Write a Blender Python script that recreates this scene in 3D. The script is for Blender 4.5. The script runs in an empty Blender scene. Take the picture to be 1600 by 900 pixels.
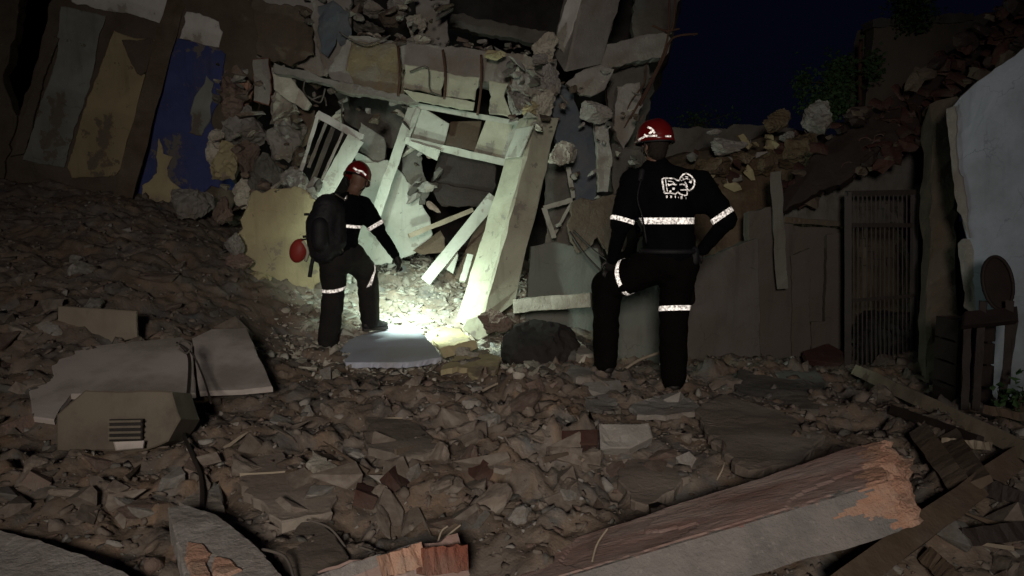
import bpy, bmesh, math, random
import numpy as np
from mathutils import Vector, Matrix, noise
from mathutils.bvhtree import BVHTree
from math import radians as R, sin, cos, pi
random.seed(7)
rng = np.random.default_rng(7)
scn = bpy.context.scene
col = scn.collection
# ---------------------------------------------------------------- camera
CAMZ = 1.7; PITCH = R(5.0); FPX = 1256.0
cam_d = bpy.data.cameras.new('camera'); cam = bpy.data.objects.new('camera', cam_d); col.objects.link(cam)
cam.location = (0, 0, CAMZ); cam.rotation_euler = (R(90) - PITCH, 0, 0)
cam_d.sensor_width = 36; cam_d.lens = 36 * FPX / 1600; cam_d.clip_start = .05; cam_d.clip_end = 1000
scn.camera = cam
FW = Vector((0, cos(PITCH), -sin(PITCH))); UP = Vector((0, sin(PITCH), cos(PITCH))); RT = Vector((1, 0, 0))
CAM = Vector((0, 0, CAMZ))
# ---------------------------------------------------------------- world, lights, exposure
w = bpy.data.worlds.new('World'); scn.world = w; w.use_nodes = True
nt = w.node_tree; bg = nt.nodes['Background']
tc = nt.nodes.new('ShaderNodeTexCoord'); sep = nt.nodes.new('ShaderNodeSeparateXYZ'); rp = nt.nodes.new('ShaderNodeValToRGB')
nt.links.new(tc.outputs['Generated'], sep.inputs[0]); nt.links.new(sep.outputs['Z'], rp.inputs['Fac']); nt.links.new(rp.outputs[0], bg.inputs['Color'])
rp.color_ramp.elements[0].position = 0.0; rp.color_ramp.elements[0].color = (.0011, .0016, .0040, 1)
rp.color_ramp.elements[1].position = .6; rp.color_ramp.elements[1].color = (.0007, .0009, .0046, 1)
bg.inputs['Strength'].default_value = 1.0
scn.view_settings.view_transform = 'Standard'; scn.view_settings.look = 'None'
scn.view_settings.exposure = 0; scn.view_settings.gamma = 1
scn.render.engine = 'CYCLES'; scn.cycles.use_denoising = True
scn.cycles.max_bounces = 6; scn.cycles.diffuse_bounces = 4; scn.cycles.glossy_bounces = 3
scn.cycles.sample_clamp_indirect = 4; scn.cycles.caustics_reflective = False; scn.cycles.caustics_refractive = False
scn.render.resolution_x = 1024; scn.render.resolution_y = 576
# the rescue team's work light on its mast, some metres behind the place the picture is taken from
FLOOD = Vector((-.35, -3.6, 2.75))
fl = bpy.data.lights.new('work_light', 'AREA'); fl.shape = 'DISK'; fl.size = 1.0; fl.energy = 50; fl.spread = R(66); fl.color = (1, .885, .78)
flo = bpy.data.objects.new('work_light', fl); col.objects.link(flo); flo.location = FLOOD
flo.rotation_euler = (P0 := (Vector((-.25, 6.5, 1.2)) - FLOOD)).to_track_quat('-Z', 'Y').to_euler()

def P(px, py, Y):
    d = FW + RT * ((px - 800) / FPX) + UP * ((450 - py) / FPX)
    return CAM + d * (Y / d.y)
def pix(p):
    q = Vector(p) - CAM; z = q.dot(FW)
    return 800 + FPX * q.dot(RT) / z, 450 - FPX * q.dot(UP) / z
# ---------------------------------------------------------------- materials
MATS = {}
def mat(name, c1, c2=None, rough=.9, scale=5, bump=.35, bscale=40, dirt=None, dirt_scale=1.7, dirt_amt=.5, spec=.25, speck=0, metal=0, rnd=0, stretch=None, dlo=.45, dhi=.62, crack=0, tint=False, peel=None, rot=0):
    m = bpy.data.materials.new(name); m.use_nodes = True; n = m.node_tree.nodes; l = m.node_tree.links
    b = n['Principled BSDF']; b.inputs['Roughness'].default_value = rough; b.inputs['Metallic'].default_value = metal
    b.inputs['Specular IOR Level'].default_value = spec
    c2 = c2 or tuple(x * .7 for x in c1)
    t = n.new('ShaderNodeTexCoord'); src = t.outputs['Object']
    if stretch:
        mp = n.new('ShaderNodeMapping'); mp.inputs['Scale'].default_value = stretch; mp.inputs['Rotation'].default_value = (0, rot, 0); l.new(src, mp.inputs[0]); src = mp.outputs[0]
    def nz(s, det=6, ro=.6):
        q = n.new('ShaderNodeTexNoise'); q.inputs['Scale'].default_value = s; q.inputs['Detail'].default_value = det; q.inputs['Roughness'].default_value = ro
        l.new(src, q.inputs['Vector']); return q
    def ramp(o, lo, hi):
        q = n.new('ShaderNodeMapRange'); q.inputs[1].default_value = lo; q.inputs[2].default_value = hi; l.new(o, q.inputs[0]); return q.outputs[0]
    def mix(f, a, c, amt=1.0, mode='MIX'):
        q = n.new('ShaderNodeMix'); q.data_type = 'RGBA'; q.blend_type = mode
        if amt != 1.0 and not isinstance(f, float):
            k = n.new('ShaderNodeMath'); k.operation = 'MULTIPLY'; k.inputs[1].default_value = amt; l.new(f, k.inputs[0]); f = k.outputs[0]
        if isinstance(f, float): q.inputs[0].default_value = f
        else: l.new(f, q.inputs[0])
        for i, v in ((6, a), (7, c)):
            if isinstance(v, tuple): q.inputs[i].default_value = (*v, 1)
            else: l.new(v, q.inputs[i])
        return q.outputs[2]
    a = nz(scale)
    out = mix(ramp(a.outputs[0], .35, .65), c1, c2)
    if dirt:
        d = nz(dirt_scale, 8, .65); out = mix(ramp(d.outputs[0], dlo, dhi), out, dirt, dirt_amt)
    if speck:
        v = nz(bscale * 1.5, 3); out = mix(ramp(v.outputs[0], .6, .7), out, tuple(min(1, x * 1.8) for x in c1), speck)
    if peel:
        pn = nz(2.7, 9, .62); out = mix(ramp(pn.outputs[0], .585, .60), out, peel); p2 = nz(11, 6, .7); out = mix(ramp(p2.outputs[0], .64, .67), out, tuple(x * .8 for x in peel), .8)
    if crack:
        nn = nz(2.2, 5); mv = n.new('ShaderNodeVectorMath'); mv.operation = 'MULTIPLY_ADD'; l.new(nn.outputs['Color'], mv.inputs[0]); mv.inputs[1].default_value = (.5, .5, .5); l.new(src, mv.inputs[2])
        vv = n.new('ShaderNodeTexVoronoi'); vv.feature = 'DISTANCE_TO_EDGE'; vv.inputs['Scale'].default_value = 1.6; l.new(mv.outputs[0], vv.inputs['Vector'])
        mk = n.new('ShaderNodeMath'); mk.operation = 'MULTIPLY'; l.new(ramp(vv.outputs['Distance'], .008, .002), mk.inputs[0]); l.new(ramp(nn.outputs[0], .45, .6), mk.inputs[1])
        out = mix(mk.outputs[0], out, tuple(x * .3 for x in c2), crack)
        st = nz(1.0, 6); sm_ = n.new('ShaderNodeMapping'); sm_.inputs['Scale'].default_value = (9, 9, .8); l.new(t.outputs['Object'], sm_.inputs[0]); l.new(sm_.outputs[0], st.inputs['Vector'])
        out = mix(ramp(st.outputs[0], .55, .75), out, tuple(x * .6 for x in c2), .55)
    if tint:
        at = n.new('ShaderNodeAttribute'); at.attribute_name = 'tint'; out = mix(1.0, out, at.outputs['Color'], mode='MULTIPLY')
    if rnd:
        oi = n.new('ShaderNodeObjectInfo'); hs = n.new('ShaderNodeHueSaturation')
        mr = n.new('ShaderNodeMapRange'); mr.inputs[3].default_value = 1 - rnd; mr.inputs[4].default_value = 1 + rnd
        l.new(oi.outputs['Random'], mr.inputs[0]); l.new(mr.outputs[0], hs.inputs['Value']); l.new(out, hs.inputs['Color']); out = hs.outputs[0]
    l.new(out, b.inputs['Base Color'])
    f = nz(bscale, 5, .7); g = nz(bscale * .18, 4)
    ad = n.new('ShaderNodeMath'); ad.operation = 'ADD'; l.new(f.outputs[0], ad.inputs[0]); l.new(g.outputs[0], ad.inputs[1])
    bp = n.new('ShaderNodeBump'); bp.inputs['Strength'].default_value = bump; bp.inputs['Distance'].default_value = .02
    l.new(ad.outputs[0], bp.inputs['Height']); l.new(bp.outputs[0], b.inputs['Normal'])
    MATS[name] = m; return m
DUST = (.20, .165, .13)
M = dict(
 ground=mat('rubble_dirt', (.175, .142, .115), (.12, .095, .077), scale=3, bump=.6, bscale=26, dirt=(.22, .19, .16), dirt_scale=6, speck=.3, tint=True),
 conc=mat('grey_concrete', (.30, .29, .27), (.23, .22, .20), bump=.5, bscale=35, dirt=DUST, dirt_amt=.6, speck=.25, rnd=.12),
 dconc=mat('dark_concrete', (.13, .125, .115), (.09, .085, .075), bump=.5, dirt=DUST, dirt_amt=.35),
 black=mat('room_shade_and_rock', (.035, .03, .028), (.02, .018, .017), bump=.3),  # room shade put into the colour; also the dark boulder and heap
 cream=mat('cream_paint', (.47, .475, .37), (.41, .415, .32), scale=2.5, bump=.2, dirt=(.27, .24, .18), dirt_amt=.55, rough=.7, crack=.45, peel=(.25, .235, .20)),
 pgreen=mat('pale_green_plaster', (.50, .52, .46), (.43, .45, .39), scale=2, bump=.2, dirt=(.32, .31, .26), dirt_amt=.5, rough=.75, crack=.45, peel=(.30, .29, .25)),
 greyg=mat('grey_green_paint', (.25, .27, .245), (.20, .22, .20), scale=2, bump=.2, dirt=(.15, .14, .115), dirt_amt=.6, crack=.45, peel=(.13, .11, .09)),
 yellow=mat('yellow_ochre_paint', (.35, .29, .17), (.29, .235, .135), scale=2, bump=.25, dirt=(.22, .18, .11), dirt_amt=.6, crack=.45, peel=(.15, .12, .09)),
 yplast=mat('yellow_plaster', (.42, .37, .22), (.35, .30, .18), scale=2, bump=.3, dirt=(.25, .21, .14), dirt_amt=.5, crack=.45, peel=(.24, .20, .15)),
 blue=mat('blue_paint', (.042, .058, .20), (.03, .04, .14), scale=2.5, bump=.25, dirt=(.10, .095, .11), dirt_amt=.45, rough=.65, dlo=.52, dhi=.66, crack=.45, peel=(.12, .11, .11)),
 white=mat('white_paint', (.62, .61, .58), (.5, .49, .46), scale=3, bump=.25, dirt=(.3, .28, .24), dirt_amt=.45, rough=.7, crack=.45, peel=(.3, .28, .24)),
 wwall=mat('whitewashed_wall', (.42, .47, .56), (.36, .405, .49), scale=1.3, bump=.35, bscale=14, dirt=(.20, .195, .19), dirt_amt=.75, dirt_scale=1.3, dlo=.40, dhi=.72, crack=.5),
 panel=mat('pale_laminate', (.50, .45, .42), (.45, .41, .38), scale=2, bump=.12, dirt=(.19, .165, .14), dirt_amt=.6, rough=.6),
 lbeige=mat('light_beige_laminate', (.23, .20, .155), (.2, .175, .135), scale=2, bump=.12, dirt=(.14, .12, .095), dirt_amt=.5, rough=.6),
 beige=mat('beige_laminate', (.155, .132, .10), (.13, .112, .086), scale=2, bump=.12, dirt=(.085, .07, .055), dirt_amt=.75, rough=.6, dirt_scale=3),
 lime=mat('crumbled_plaster', (.52, .50, .43), (.38, .36, .30), scale=8, bump=.9, bscale=30, dirt=(.24, .20, .16), dirt_amt=.6, rnd=.15),
 ochre=mat('ochre_stained_concrete', (.26, .215, .13), (.2, .165, .105), bump=.6, dirt=(.25, .24, .21), dirt_amt=.7, dirt_scale=3),
 oconc=mat('outbuilding_render', (.135, .124, .11), (.11, .10, .09), scale=2, bump=.35, dirt=(.12, .10, .08), dirt_amt=.6, crack=.4),
 obrown=mat('outbuilding_lower_paint', (.115, .10, .087), (.095, .083, .072), scale=2, bump=.35, dirt=(.11, .09, .07), dirt_amt=.6, crack=.3),
 brown=mat('brown_plaster', (.12, .094, .07), (.085, .067, .05), bump=.6, dirt=(.155, .13, .105), dirt_amt=.4),
 wood=mat('weathered_wood', (.12, .088, .062), (.075, .053, .037), scale=4, bump=.5, bscale=18, stretch=(1, 1, 1), dirt=(.2, .17, .14), dirt_amt=.4),
 pwood=mat('pale_wood', (.34, .29, .22), (.25, .21, .155), scale=6, bump=.4, dirt=(.18, .15, .12), dirt_amt=.4),
 dwood=mat('dark_wood', (.032, .022, .02), (.022, .016, .014), scale=6, bump=.3, rough=.6),
 red=mat('red_brick', (.24, .085, .055), (.17, .06, .042), scale=9, bump=.8, dirt=(.25, .2, .16), dirt_amt=.5, rnd=.2),
 redpl=mat('reddish_face', (.31, .225, .20), (.22, .125, .105), scale=3.2, bump=.45, bscale=26, dirt=(.36, .30, .27), dirt_amt=.7, dirt_scale=2.4, stretch=(.35, 2.2, 2.2), rot=.3, speck=.25),
 wslab=mat('mottled_plaster_slab', (.36, .34, .32), (.28, .26, .245), scale=7, bump=.6, bscale=30, dirt=(.22, .19, .165), dirt_amt=.6, dirt_scale=5, speck=.3),
 bconc=mat('scraped_concrete', (.235, .222, .213), (.17, .16, .153), scale=5, bump=.8, bscale=28, dirt=(.29, .268, .25), dirt_amt=.6, dirt_scale=4, speck=.3),
 orange=mat('broken_orange_clay', (.54, .33, .235), (.42, .23, .16), scale=10, bump=1.0, bscale=25, dirt=(.42, .33, .26), dirt_amt=.6, dirt_scale=7),
 pink=mat('pinkish_rubble', (.20, .145, .12), (.15, .105, .085), scale=6, bump=.8, dirt=(.3, .26, .22), dirt_amt=.5, rnd=.15),
 ggreen=mat('grey_green_wall', (.17, .185, .165), (.13, .145, .13), scale=2, bump=.3, dirt=(.2, .19, .16), dirt_amt=.5, crack=.5),
 gblue=mat('slate_blue_slab', (.105, .125, .15), (.075, .09, .11), scale=3, bump=.3, dirt=(.22, .21, .2), dirt_amt=.4),
 sheet=mat('blue_grey_board', (.50, .53, .63), (.44, .47, .57), scale=2, bump=.15, dirt=(.33, .31, .29), dirt_amt=.5, rough=.6),
 tile=mat('clay_tile', (.06, .026, .02), (.04, .018, .015), scale=7, bump=.6, dirt=(.12, .09, .075), dirt_amt=.5, rnd=.25),
 iron=mat('black_iron', (.02, .018, .017), (.03, .022, .018), rough=.6, bump=.2, spec=.4),
 rust=mat('rusty_steel', (.11, .06, .04), (.07, .04, .03), rough=.8, bump=.4),
 wire=mat('dull_cable', (.13, .115, .10), (.09, .08, .07), rough=.7, bump=.1),
 cloth=mat('black_uniform_cloth', (.0045, .0045, .006), (.003, .003, .004), rough=.9, bump=.5, bscale=60, spec=.05),
 gtrou=mat('sheen_trouser_cloth', (.024, .022, .021), (.016, .015, .014), rough=.85, bump=.5, bscale=60, spec=.15),  # dark trouser cloth greyed to paint in its sheen
 trou=mat('dark_trouser_cloth', (.0065, .0052, .005), (.004, .0035, .0033), rough=.9, bump=.5, bscale=60, spec=.05),
 bag=mat('black_pack_nylon', (.014, .014, .016), (.009, .009, .011), rough=.6, bump=.4, spec=.3),
 boot=mat('black_leather', (.012, .011, .011), (.018, .016, .015), rough=.5, bump=.3, spec=.4),
 hair=mat('dark_hair', (.012, .009, .008), (.02, .014, .01), rough=.6, bump=.6, bscale=90),
 skin=mat('skin', (.17, .095, .065), (.14, .078, .052), rough=.55, bump=.1, spec=.4),
 helm=mat('red_helmet_shell', (.16, .006, .007), (.12, .005, .005), rough=.28, bump=.03, spec=.5),
 redp=mat('red_plastic', (.28, .035, .025), (.22, .025, .02), rough=.5, bump=.1),
 leaf=mat('leaf_green', (.055, .115, .04), (.03, .065, .022), rough=.6, bump=.1, rnd=.2),
 bark=mat('twig_bark', (.09, .065, .045)),
 stone=mat('dusty_chunk', (.18, .15, .125), (.13, .105, .086), scale=7, bump=.4, bscale=35, dirt=(.3, .27, .23), dirt_amt=.5, rnd=.25),
 chip=mat('rubble_chip', (.165, .137, .115), (.115, .092, .075), scale=9, bump=.5, bscale=45, dirt=(.27, .24, .21), dirt_amt=.4, dirt_scale=5),
)
# safety tape: throws light back to where it came from (its mirror lobe points at the viewer)
def retro(name, colr=(.9, .9, .9), rough=.43):
    m = bpy.data.materials.new(name); m.use_nodes = True; n = m.node_tree.nodes; l = m.node_tree.links
    n.remove(n['Principled BSDF']); g = n.new('ShaderNodeBsdfAnisotropic'); ge = n.new('ShaderNodeNewGeometry')
    g.inputs['Roughness'].default_value = rough; g.inputs['Color'].default_value = (*colr, 1)
    nz = n.new('ShaderNodeTexNoise'); nz.inputs['Scale'].default_value = 60; tcc = n.new('ShaderNodeTexCoord'); l.new(tcc.outputs['Object'], nz.inputs['Vector'])
    rr = n.new('ShaderNodeMapRange'); rr.inputs[1].default_value = .35; rr.inputs[2].default_value = .62; rr.inputs[3].default_value = .12; rr.inputs[4].default_value = .95
    l.new(nz.outputs[0], rr.inputs[0]); l.new(rr.outputs[0], g.inputs['Color'])
    lw = n.new('ShaderNodeLayerWeight'); lw.inputs['Blend'].default_value = .35; fr_ = n.new('ShaderNodeMapRange'); fr_.inputs[1].default_value = .25; fr_.inputs[2].default_value = .8; fr_.inputs[3].default_value = 1; fr_.inputs[4].default_value = .05
    l.new(lw.outputs['Facing'], fr_.inputs[0]); mm_ = n.new('ShaderNodeMath'); mm_.operation = 'MULTIPLY'; l.new(fr_.outputs[0], mm_.inputs[0]); l.new(rr.outputs[0], mm_.inputs[1]); l.new(mm_.outputs[0], g.inputs['Color'])
    l.new(ge.outputs['Incoming'], g.inputs['Normal']); d = n.new('ShaderNodeBsdfDiffuse'); d.inputs['Color'].default_value = (.35, .35, .34, 1)
    mx = n.new('ShaderNodeMixShader'); mx.inputs[0].default_value = .55; l.new(d.outputs[0], mx.inputs[1]); l.new(g.outputs[0], mx.inputs[2])
    l.new(mx.outputs[0], n['Material Output'].inputs[0]); return m
M['tape'] = retro('reflective_tape')
M['print'] = retro('reflective_print', rough=.45)
def emis(name, c, s):
    m = bpy.data.materials.new(name); m.use_nodes = True; b = m.node_tree.nodes['Principled BSDF']
    b.inputs['Emission Color'].default_value = (*c, 1); b.inputs['Emission Strength'].default_value = s; return m
M['lens'] = emis('torch_lens', (.85, 1, .9), 30)
# ---------------------------------------------------------------- object helpers
ORG = {}
def tag(o, label=None, cat=None, group=None, kind=None):
    if label: o['label'] = label
    if cat: o['category'] = cat
    if group: o['group'] = group
    if kind or cat: o['kind'] = kind or 'thing'
    return o
def place(o, origin, parent):
    if parent is not None:
        o.parent = parent; o.location = origin - ORG[parent.name]
    else: o.location = origin
    ORG[o.name] = origin.copy()
def empty(name, loc, label, cat, group=None):
    o = bpy.data.objects.new(name, None); col.objects.link(o); place(o, Vector(loc), None)
    o.empty_display_size = .1
    return tag(o, label, cat, group)
def meshobj(name, vs, fs, mats, parent=None, fm=None, smooth=False):
    vs = [Vector(v) for v in vs]
    org = sum(vs, Vector()) / len(vs)
    if parent is None: org = Vector((org.x, org.y, min(v.z for v in vs)))
    me = bpy.data.meshes.new(name); me.from_pydata([tuple(v - org) for v in vs], [], fs)
    for m in (mats if isinstance(mats, (list, tuple)) else [mats]): me.materials.append(m)
    if fm: me.polygons.foreach_set('material_index', fm)
    if smooth: me.polygons.foreach_set('use_smooth', [True] * len(me.polygons))
    me.validate(); me.update()
    o = bpy.data.objects.new(name, me); col.objects.link(o); place(o, org, parent); return o
def bmobj(name, bm, mats, parent=None, smooth=False):
    bm.verts.index_update()
    vs = [v.co.copy() for v in bm.verts]; fs = [[v.index for v in f.verts] for f in bm.faces]
    fm = [f.material_index for f in bm.faces]; bm.free()
    return meshobj(name, vs, fs, mats, parent, fm, smooth)
RELIEF = {'grey_concrete': .012, 'dark_concrete': .018, 'brown_plaster': .011, 'crumbled_plaster': .012, 'dusty_chunk': .006, 'blue_paint': .002, 'white_paint': .002, 'grey_green_paint': .002, 'yellow_ochre_paint': .002, 'scraped_concrete': .012, 'ochre_stained_concrete': .025, 'pale_laminate': .0015, 'beige_laminate': .0015, 'blue_grey_board': .002, 'dark_wood': .004, 'weathered_wood': .003, 'whitewashed_wall': .012, 'outbuilding_render': .012, 'slate_blue_slab': .018}
# a flat broken piece: its outline traced at its own distance, lying in one plane, with true thickness
def outline(pts, Y, tx, ty, jag, seg, seed, an=None, fl=None):
    cx, cy = an or (sum(p[0] for p in pts) / len(pts), sum(p[1] for p in pts) / len(pts))
    gx = (1 / (Y + tx) - 1 / Y) / 400; gy = (1 / (Y + ty) - 1 / Y) / 400
    if fl is not None: gy = -fl / (Y * (cy - 340))
    if jag > .005: seg = seg * .5
    dep = lambda x, y: 1 / (1 / Y + gx * (x - cx) - gy * (y - cy))
    W = [P(x, y, dep(x, y)) for x, y in pts]
    nrm = Vector()
    for i in range(len(W)): nrm += W[i].cross(W[(i + 1) % len(W)])
    nrm.normalize(); ctr = sum(W, Vector()) / len(W)
    if nrm.dot(ctr - CAM) < 0: nrm = -nrm
    rr = random.Random(seed); out = []
    for i in range(len(W)):
        a, b = W[i], W[(i + 1) % len(W)]; e = b - a; n = max(1, int(e.length / seg)); side = e.cross(nrm)
        if side.length > 0: side.normalize()
        for k in range(n):
            t = k / n; p = a + e * t
            if k or jag > .02:
                o9 = Vector((seed % 97, seed % 31, 0)); wv = noise.noise(p * 5 + o9) * 1.5 + noise.noise(p * 13 - o9) * .9 + rr.uniform(-.4, .4)
                p = p + side * jag * wv * (1 if k else .5) + e * (rr.uniform(-.3, .3) / n if k else 0)
            out.append(p)
    return out, nrm, ctr
def slabmesh(pts, Y, tx=0, ty=0, th=.08, jag=.012, seg=.09, seed=None, bev=.006, an=None, fl=None):
    seed = seed if seed is not None else int(abs(sum(p[0] * 3 + p[1] for p in pts))) % 9973
    L, nrm, ctr = outline(pts, Y, tx, ty, jag, seg, seed, an, fl); n = len(L); rr = random.Random(seed + 1)
    vs = []
    inn = []
    for i in range(n):
        a, b, c = L[i - 1], L[i], L[(i + 1) % n]; d = (ctr - b)
        inn.append(b + d * min(.3, bev * 1.5 / max(.02, d.length)))
    vs += inn; vs += [p + nrm * bev for p in L]
    vs += [p + nrm * (th * rr.uniform(.85, 1.05)) + (ctr - p) * rr.uniform(-.02, .05) * min(1, jag * 50) for p in L]
    fs = [list(range(n))]
    for k in range(2):
        for i in range(n):
            j = (i + 1) % n; fs.append([k * n + i, (k + 1) * n + i, (k + 1) * n + j, k * n + j])
    fs.append([2 * n + i for i in reversed(range(n))])
    return vs, fs
def slab(name, m, pts, Y, tx=0, ty=0, th=.08, jag=.012, seg=.09, parent=None, label=None, cat=None, group=None, seed=None, edge=None, bev=.006, an=None, fl=None):
    vs, fs = slabmesh(pts, Y, tx, ty, th, jag, seg, seed, bev, an, fl)
    ms = m if edge is None else [m, edge]; rel = RELIEF.get(m.name, .006); big = max((a - vs[0]).length for a in vs)
    bm = bmesh.new(); bv = [bm.verts.new(v) for v in vs]; front = None
    for i, f in enumerate(fs):
        try: q = bm.faces.new([bv[k] for k in f])
        except ValueError: continue
        q.material_index = 7 if i == 0 else (0 if edge is None else 1)
    bm.normal_update(); f0 = [f for f in bm.faces if f.material_index == 7]; nv = f0[0].normal.copy(); rim = set(f0[0].verts)
    bmesh.ops.triangulate(bm, faces=f0); lim = max(.07, big / 14)
    for _ in range(5):
        es = {e for f in bm.faces if f.material_index == 7 for e in f.edges if e.calc_length() > lim and all(q.material_index == 7 for q in e.link_faces)}
        if not es: break
        bmesh.ops.subdivide_edges(bm, edges=list(es), cuts=1)
        bmesh.ops.triangulate(bm, faces=[f for f in bm.faces if f.material_index == 7 and len(f.verts) > 3])
    for v in bm.verts:
        if v not in rim and v.link_faces and all(f.material_index == 7 for f in v.link_faces):
            v.co += nv * (rel * (noise.fractal(v.co * 3.1, 1, 2, 4) * 1.3 - max(0, noise.noise(v.co * 4.3 + Vector((7, 1, 3))) - .25) * 3))
    for f in bm.faces:
        if f.material_index == 7: f.material_index = 0
    o = bmobj(name, bm, ms, parent)
    return tag(o, label, cat, group)
# a bar from a to b: w wide, h deep, worn along its edges
def bar(name, m, a, b, w, h, parent=None, label=None, cat=None, group=None, segs=8, nz=.004, side=None, w2=None, caps=.0, seed=0):
    a, b = Vector(a), Vector(b); ax = (b - a).normalized()
    s = Vector(side) if side is not None else ax.cross((a + b) / 2 - CAM)
    s = (s - ax * s.dot(ax)).normalized(); t = ax.cross(s)
    rr = random.Random(seed + int(abs(a.x * 977 + b.z * 313)))
    w2 = w2 or w; vs = []; fs = []
    for i in range(segs + 1):
        f = i / segs; ww = w + (w2 - w) * f
        p = a.lerp(b, f)
        for sx, sy in ((-1, -1), (0, -1.0), (1, -1), (1, 1), (-1, 1)):
            e = Vector((rr.uniform(-1, 1), rr.uniform(-1, 1), rr.uniform(-1, 1))) * nz
            q = p + s * sx * ww / 2 + t * sy * h / 2 + e
            if i in (0, segs): q += ax * rr.uniform(-caps, caps)
            vs.append(q)
    K = 5
    for i in range(segs):
        for k in range(K):
            fs.append([i * K + k, i * K + (k + 1) % K, (i + 1) * K + (k + 1) % K, (i + 1) * K + k])
    fs.append([4, 3, 2, 1, 0]); fs.append([segs * K + k for k in range(K)])
    return tag(meshobj(name, vs, fs, m, parent), label, cat, group)
def tubemesh(pts, r, sides=6, vs=None, fs=None, r2=None):
    vs = [] if vs is None else vs; fs = [] if fs is None else fs
    pts = [Vector(p) for p in pts]; n = len(pts); base = len(vs)
    for i, p in enumerate(pts):
        d = (pts[min(n - 1, i + 1)] - pts[max(0, i - 1)]).normalized()
        u = d.cross(Vector((.3, .2, 1))); u.normalize(); v = d.cross(u); rad = r + ((r2 if r2 is not None else r) - r) * i / max(1, n - 1)
        for k in range(sides): vs.append(p + (u * cos(2 * pi * k / sides) + v * sin(2 * pi * k / sides)) * rad)
    for i in range(n - 1):
        for k in range(sides):
            a = base + i * sides + k; b = base + i * sides + (k + 1) % sides; fs.append([a, b, b + sides, a + sides])
    fs.append([base + k for k in reversed(range(sides))]); fs.append([base + (n - 1) * sides + k for k in range(sides)])
    return vs, fs
def smoothpath(pts, n=6):
    pts = [Vector(p) for p in pts]; out = []
    for i in range(len(pts) - 1):
        p0, p1, p2, p3 = pts[max(0, i - 1)], pts[i], pts[i + 1], pts[min(len(pts) - 1, i + 2)]
        for k in range(n):
            t = k / n; out.append(.5 * ((2 * p1) + (p2 - p0) * t + (2 * p0 - 5 * p1 + 4 * p2 - p3) * t * t + (3 * p1 - p0 - 3 * p2 + p3) * t ** 3))
    out.append(pts[-1]); return out
def tube(name, m, pts, r, parent=None, label=None, cat=None, group=None, sides=6, r2=None, sm=True):
    vs, fs = tubemesh(smoothpath(pts) if sm and len(pts) > 2 else pts, r, sides, r2=r2)
    return tag(meshobj(name, vs, fs, m, parent, smooth=True), label, cat, group)
# broken lump: sphere cut by random planes and roughened
def lumpmesh(seed, sub=4, cuts=16, rough=.2, lo=.42, hi=.88):
    rr = random.Random(seed); bm = bmesh.new(); bmesh.ops.create_icosphere(bm, subdivisions=sub, radius=1)
    pl = []
    for _ in range(cuts):
        n = Vector((rr.gauss(0, 1), rr.gauss(0, 1), rr.gauss(0, 1))).normalized(); pl.append((n, rr.uniform(lo, hi)))
    off = Vector((rr.uniform(0, 99), rr.uniform(0, 99), 0))
    for v in bm.verts:
        c = v.co.copy()
        for n, d in pl:
            k = c.dot(n) - d
            if k > 0: c -= n * k
        c *= 1 + rough * noise.fractal(v.co * 1.6 + off, 1, 2, 4)
        c += Vector((noise.noise(v.co * 6 + off), noise.noise(v.co * 6 + off + Vector((9, 0, 0))), noise.noise(v.co * 6 - off))) * rough * .4 + v.co * noise.noise(v.co * 14 + off) * rough * .3
        v.co = c
    return bm
def lump(name, m, px, py, Y, wpx, hpx, dep=None, rot=0, seed=0, parent=None, label=None, cat=None, group=None, **k):
    c = P(px, py, Y); s = Y / FPX; bm = lumpmesh(seed, **k)
    mt = Matrix.Translation(c) @ Matrix.Rotation(rot, 4, 'Y') @ Matrix.Diagonal((wpx * s / 1.6, dep or (wpx + hpx) * s / 3.4, hpx * s / 1.6, 1))
    bmesh.ops.transform(bm, matrix=mt, verts=bm.verts)
    return tag(bmobj(name, bm, m, parent), label, cat, group)
def hullmesh(seed, flat=1.0, npts=13):
    rr = random.Random(seed); bm = bmesh.new()
    for _ in range(npts):
        a = Vector((rr.uniform(-1, 1), rr.uniform(-1, 1), rr.uniform(-1, 1)))
        k = max(abs(a.x), abs(a.y), abs(a.z)); a = a / k * rr.uniform(.72, 1)
        bm.verts.new((a.x, a.y * rr.uniform(.75, 1), a.z * flat))
    r = bmesh.ops.convex_hull(bm, input=bm.verts)
    junk = [g for g in r['geom_interior'] + r['geom_unused'] if isinstance(g, bmesh.types.BMVert)]
    if junk: bmesh.ops.delete(bm, geom=list(set(junk)), context='VERTS')
    return bm
# ---------------------------------------------------------------- ground height
CT = [(0,915,2.9),(400,915,2.9),(800,935,2.9),(1200,965,2.9),(1600,960,2.9),(0,760,3.7),(400,750,3.8),(800,750,3.8),(1150,735,4.0),(1500,770,3.6),
 (100,660,4.6),(500,650,4.8),(850,650,4.8),(1200,650,5.0),(1500,660,4.8),(850,602,5.6),(680,590,6.2),(505,556,6.9),(577,540,7.35),(1050,614,5.65),(940,592,5.9),(1250,585,6.8),(1500,645,5.6),
 (250,520,6.0),(50,490,5.9),(50,360,7.8),(200,350,8.2),(310,410,7.5),(400,470,7.2),(620,520,7.7),(760,545,7.5),(880,560,7.2),(560,470,8.1),(640,455,8.6),(700,420,9.2),(620,405,9.8),
 (850,500,8.4),(1000,560,7.5),(1150,555,8.2),(1330,570,7.6),(-300,480,6),(-300,330,9),(1900,650,5.5),(1700,500,8),(100,290,9.4),(300,330,9.4),(450,400,9)]
pts3 = [P(*c) for c in CT] + [Vector((x, y, z)) for x, y, z in ((-14, -6, .3), (14, -6, .3), (0, -6, .25), (0, 1, .3), (-4, 1, .4), (4, 1, .3), (-14, 16, 1.4), (0, 13, 1.3), (5, 13, .8), (14, 16, .5), (-14, 5, 1.3), (14, 5, .3), (-5, 13, 1.6))]
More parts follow.
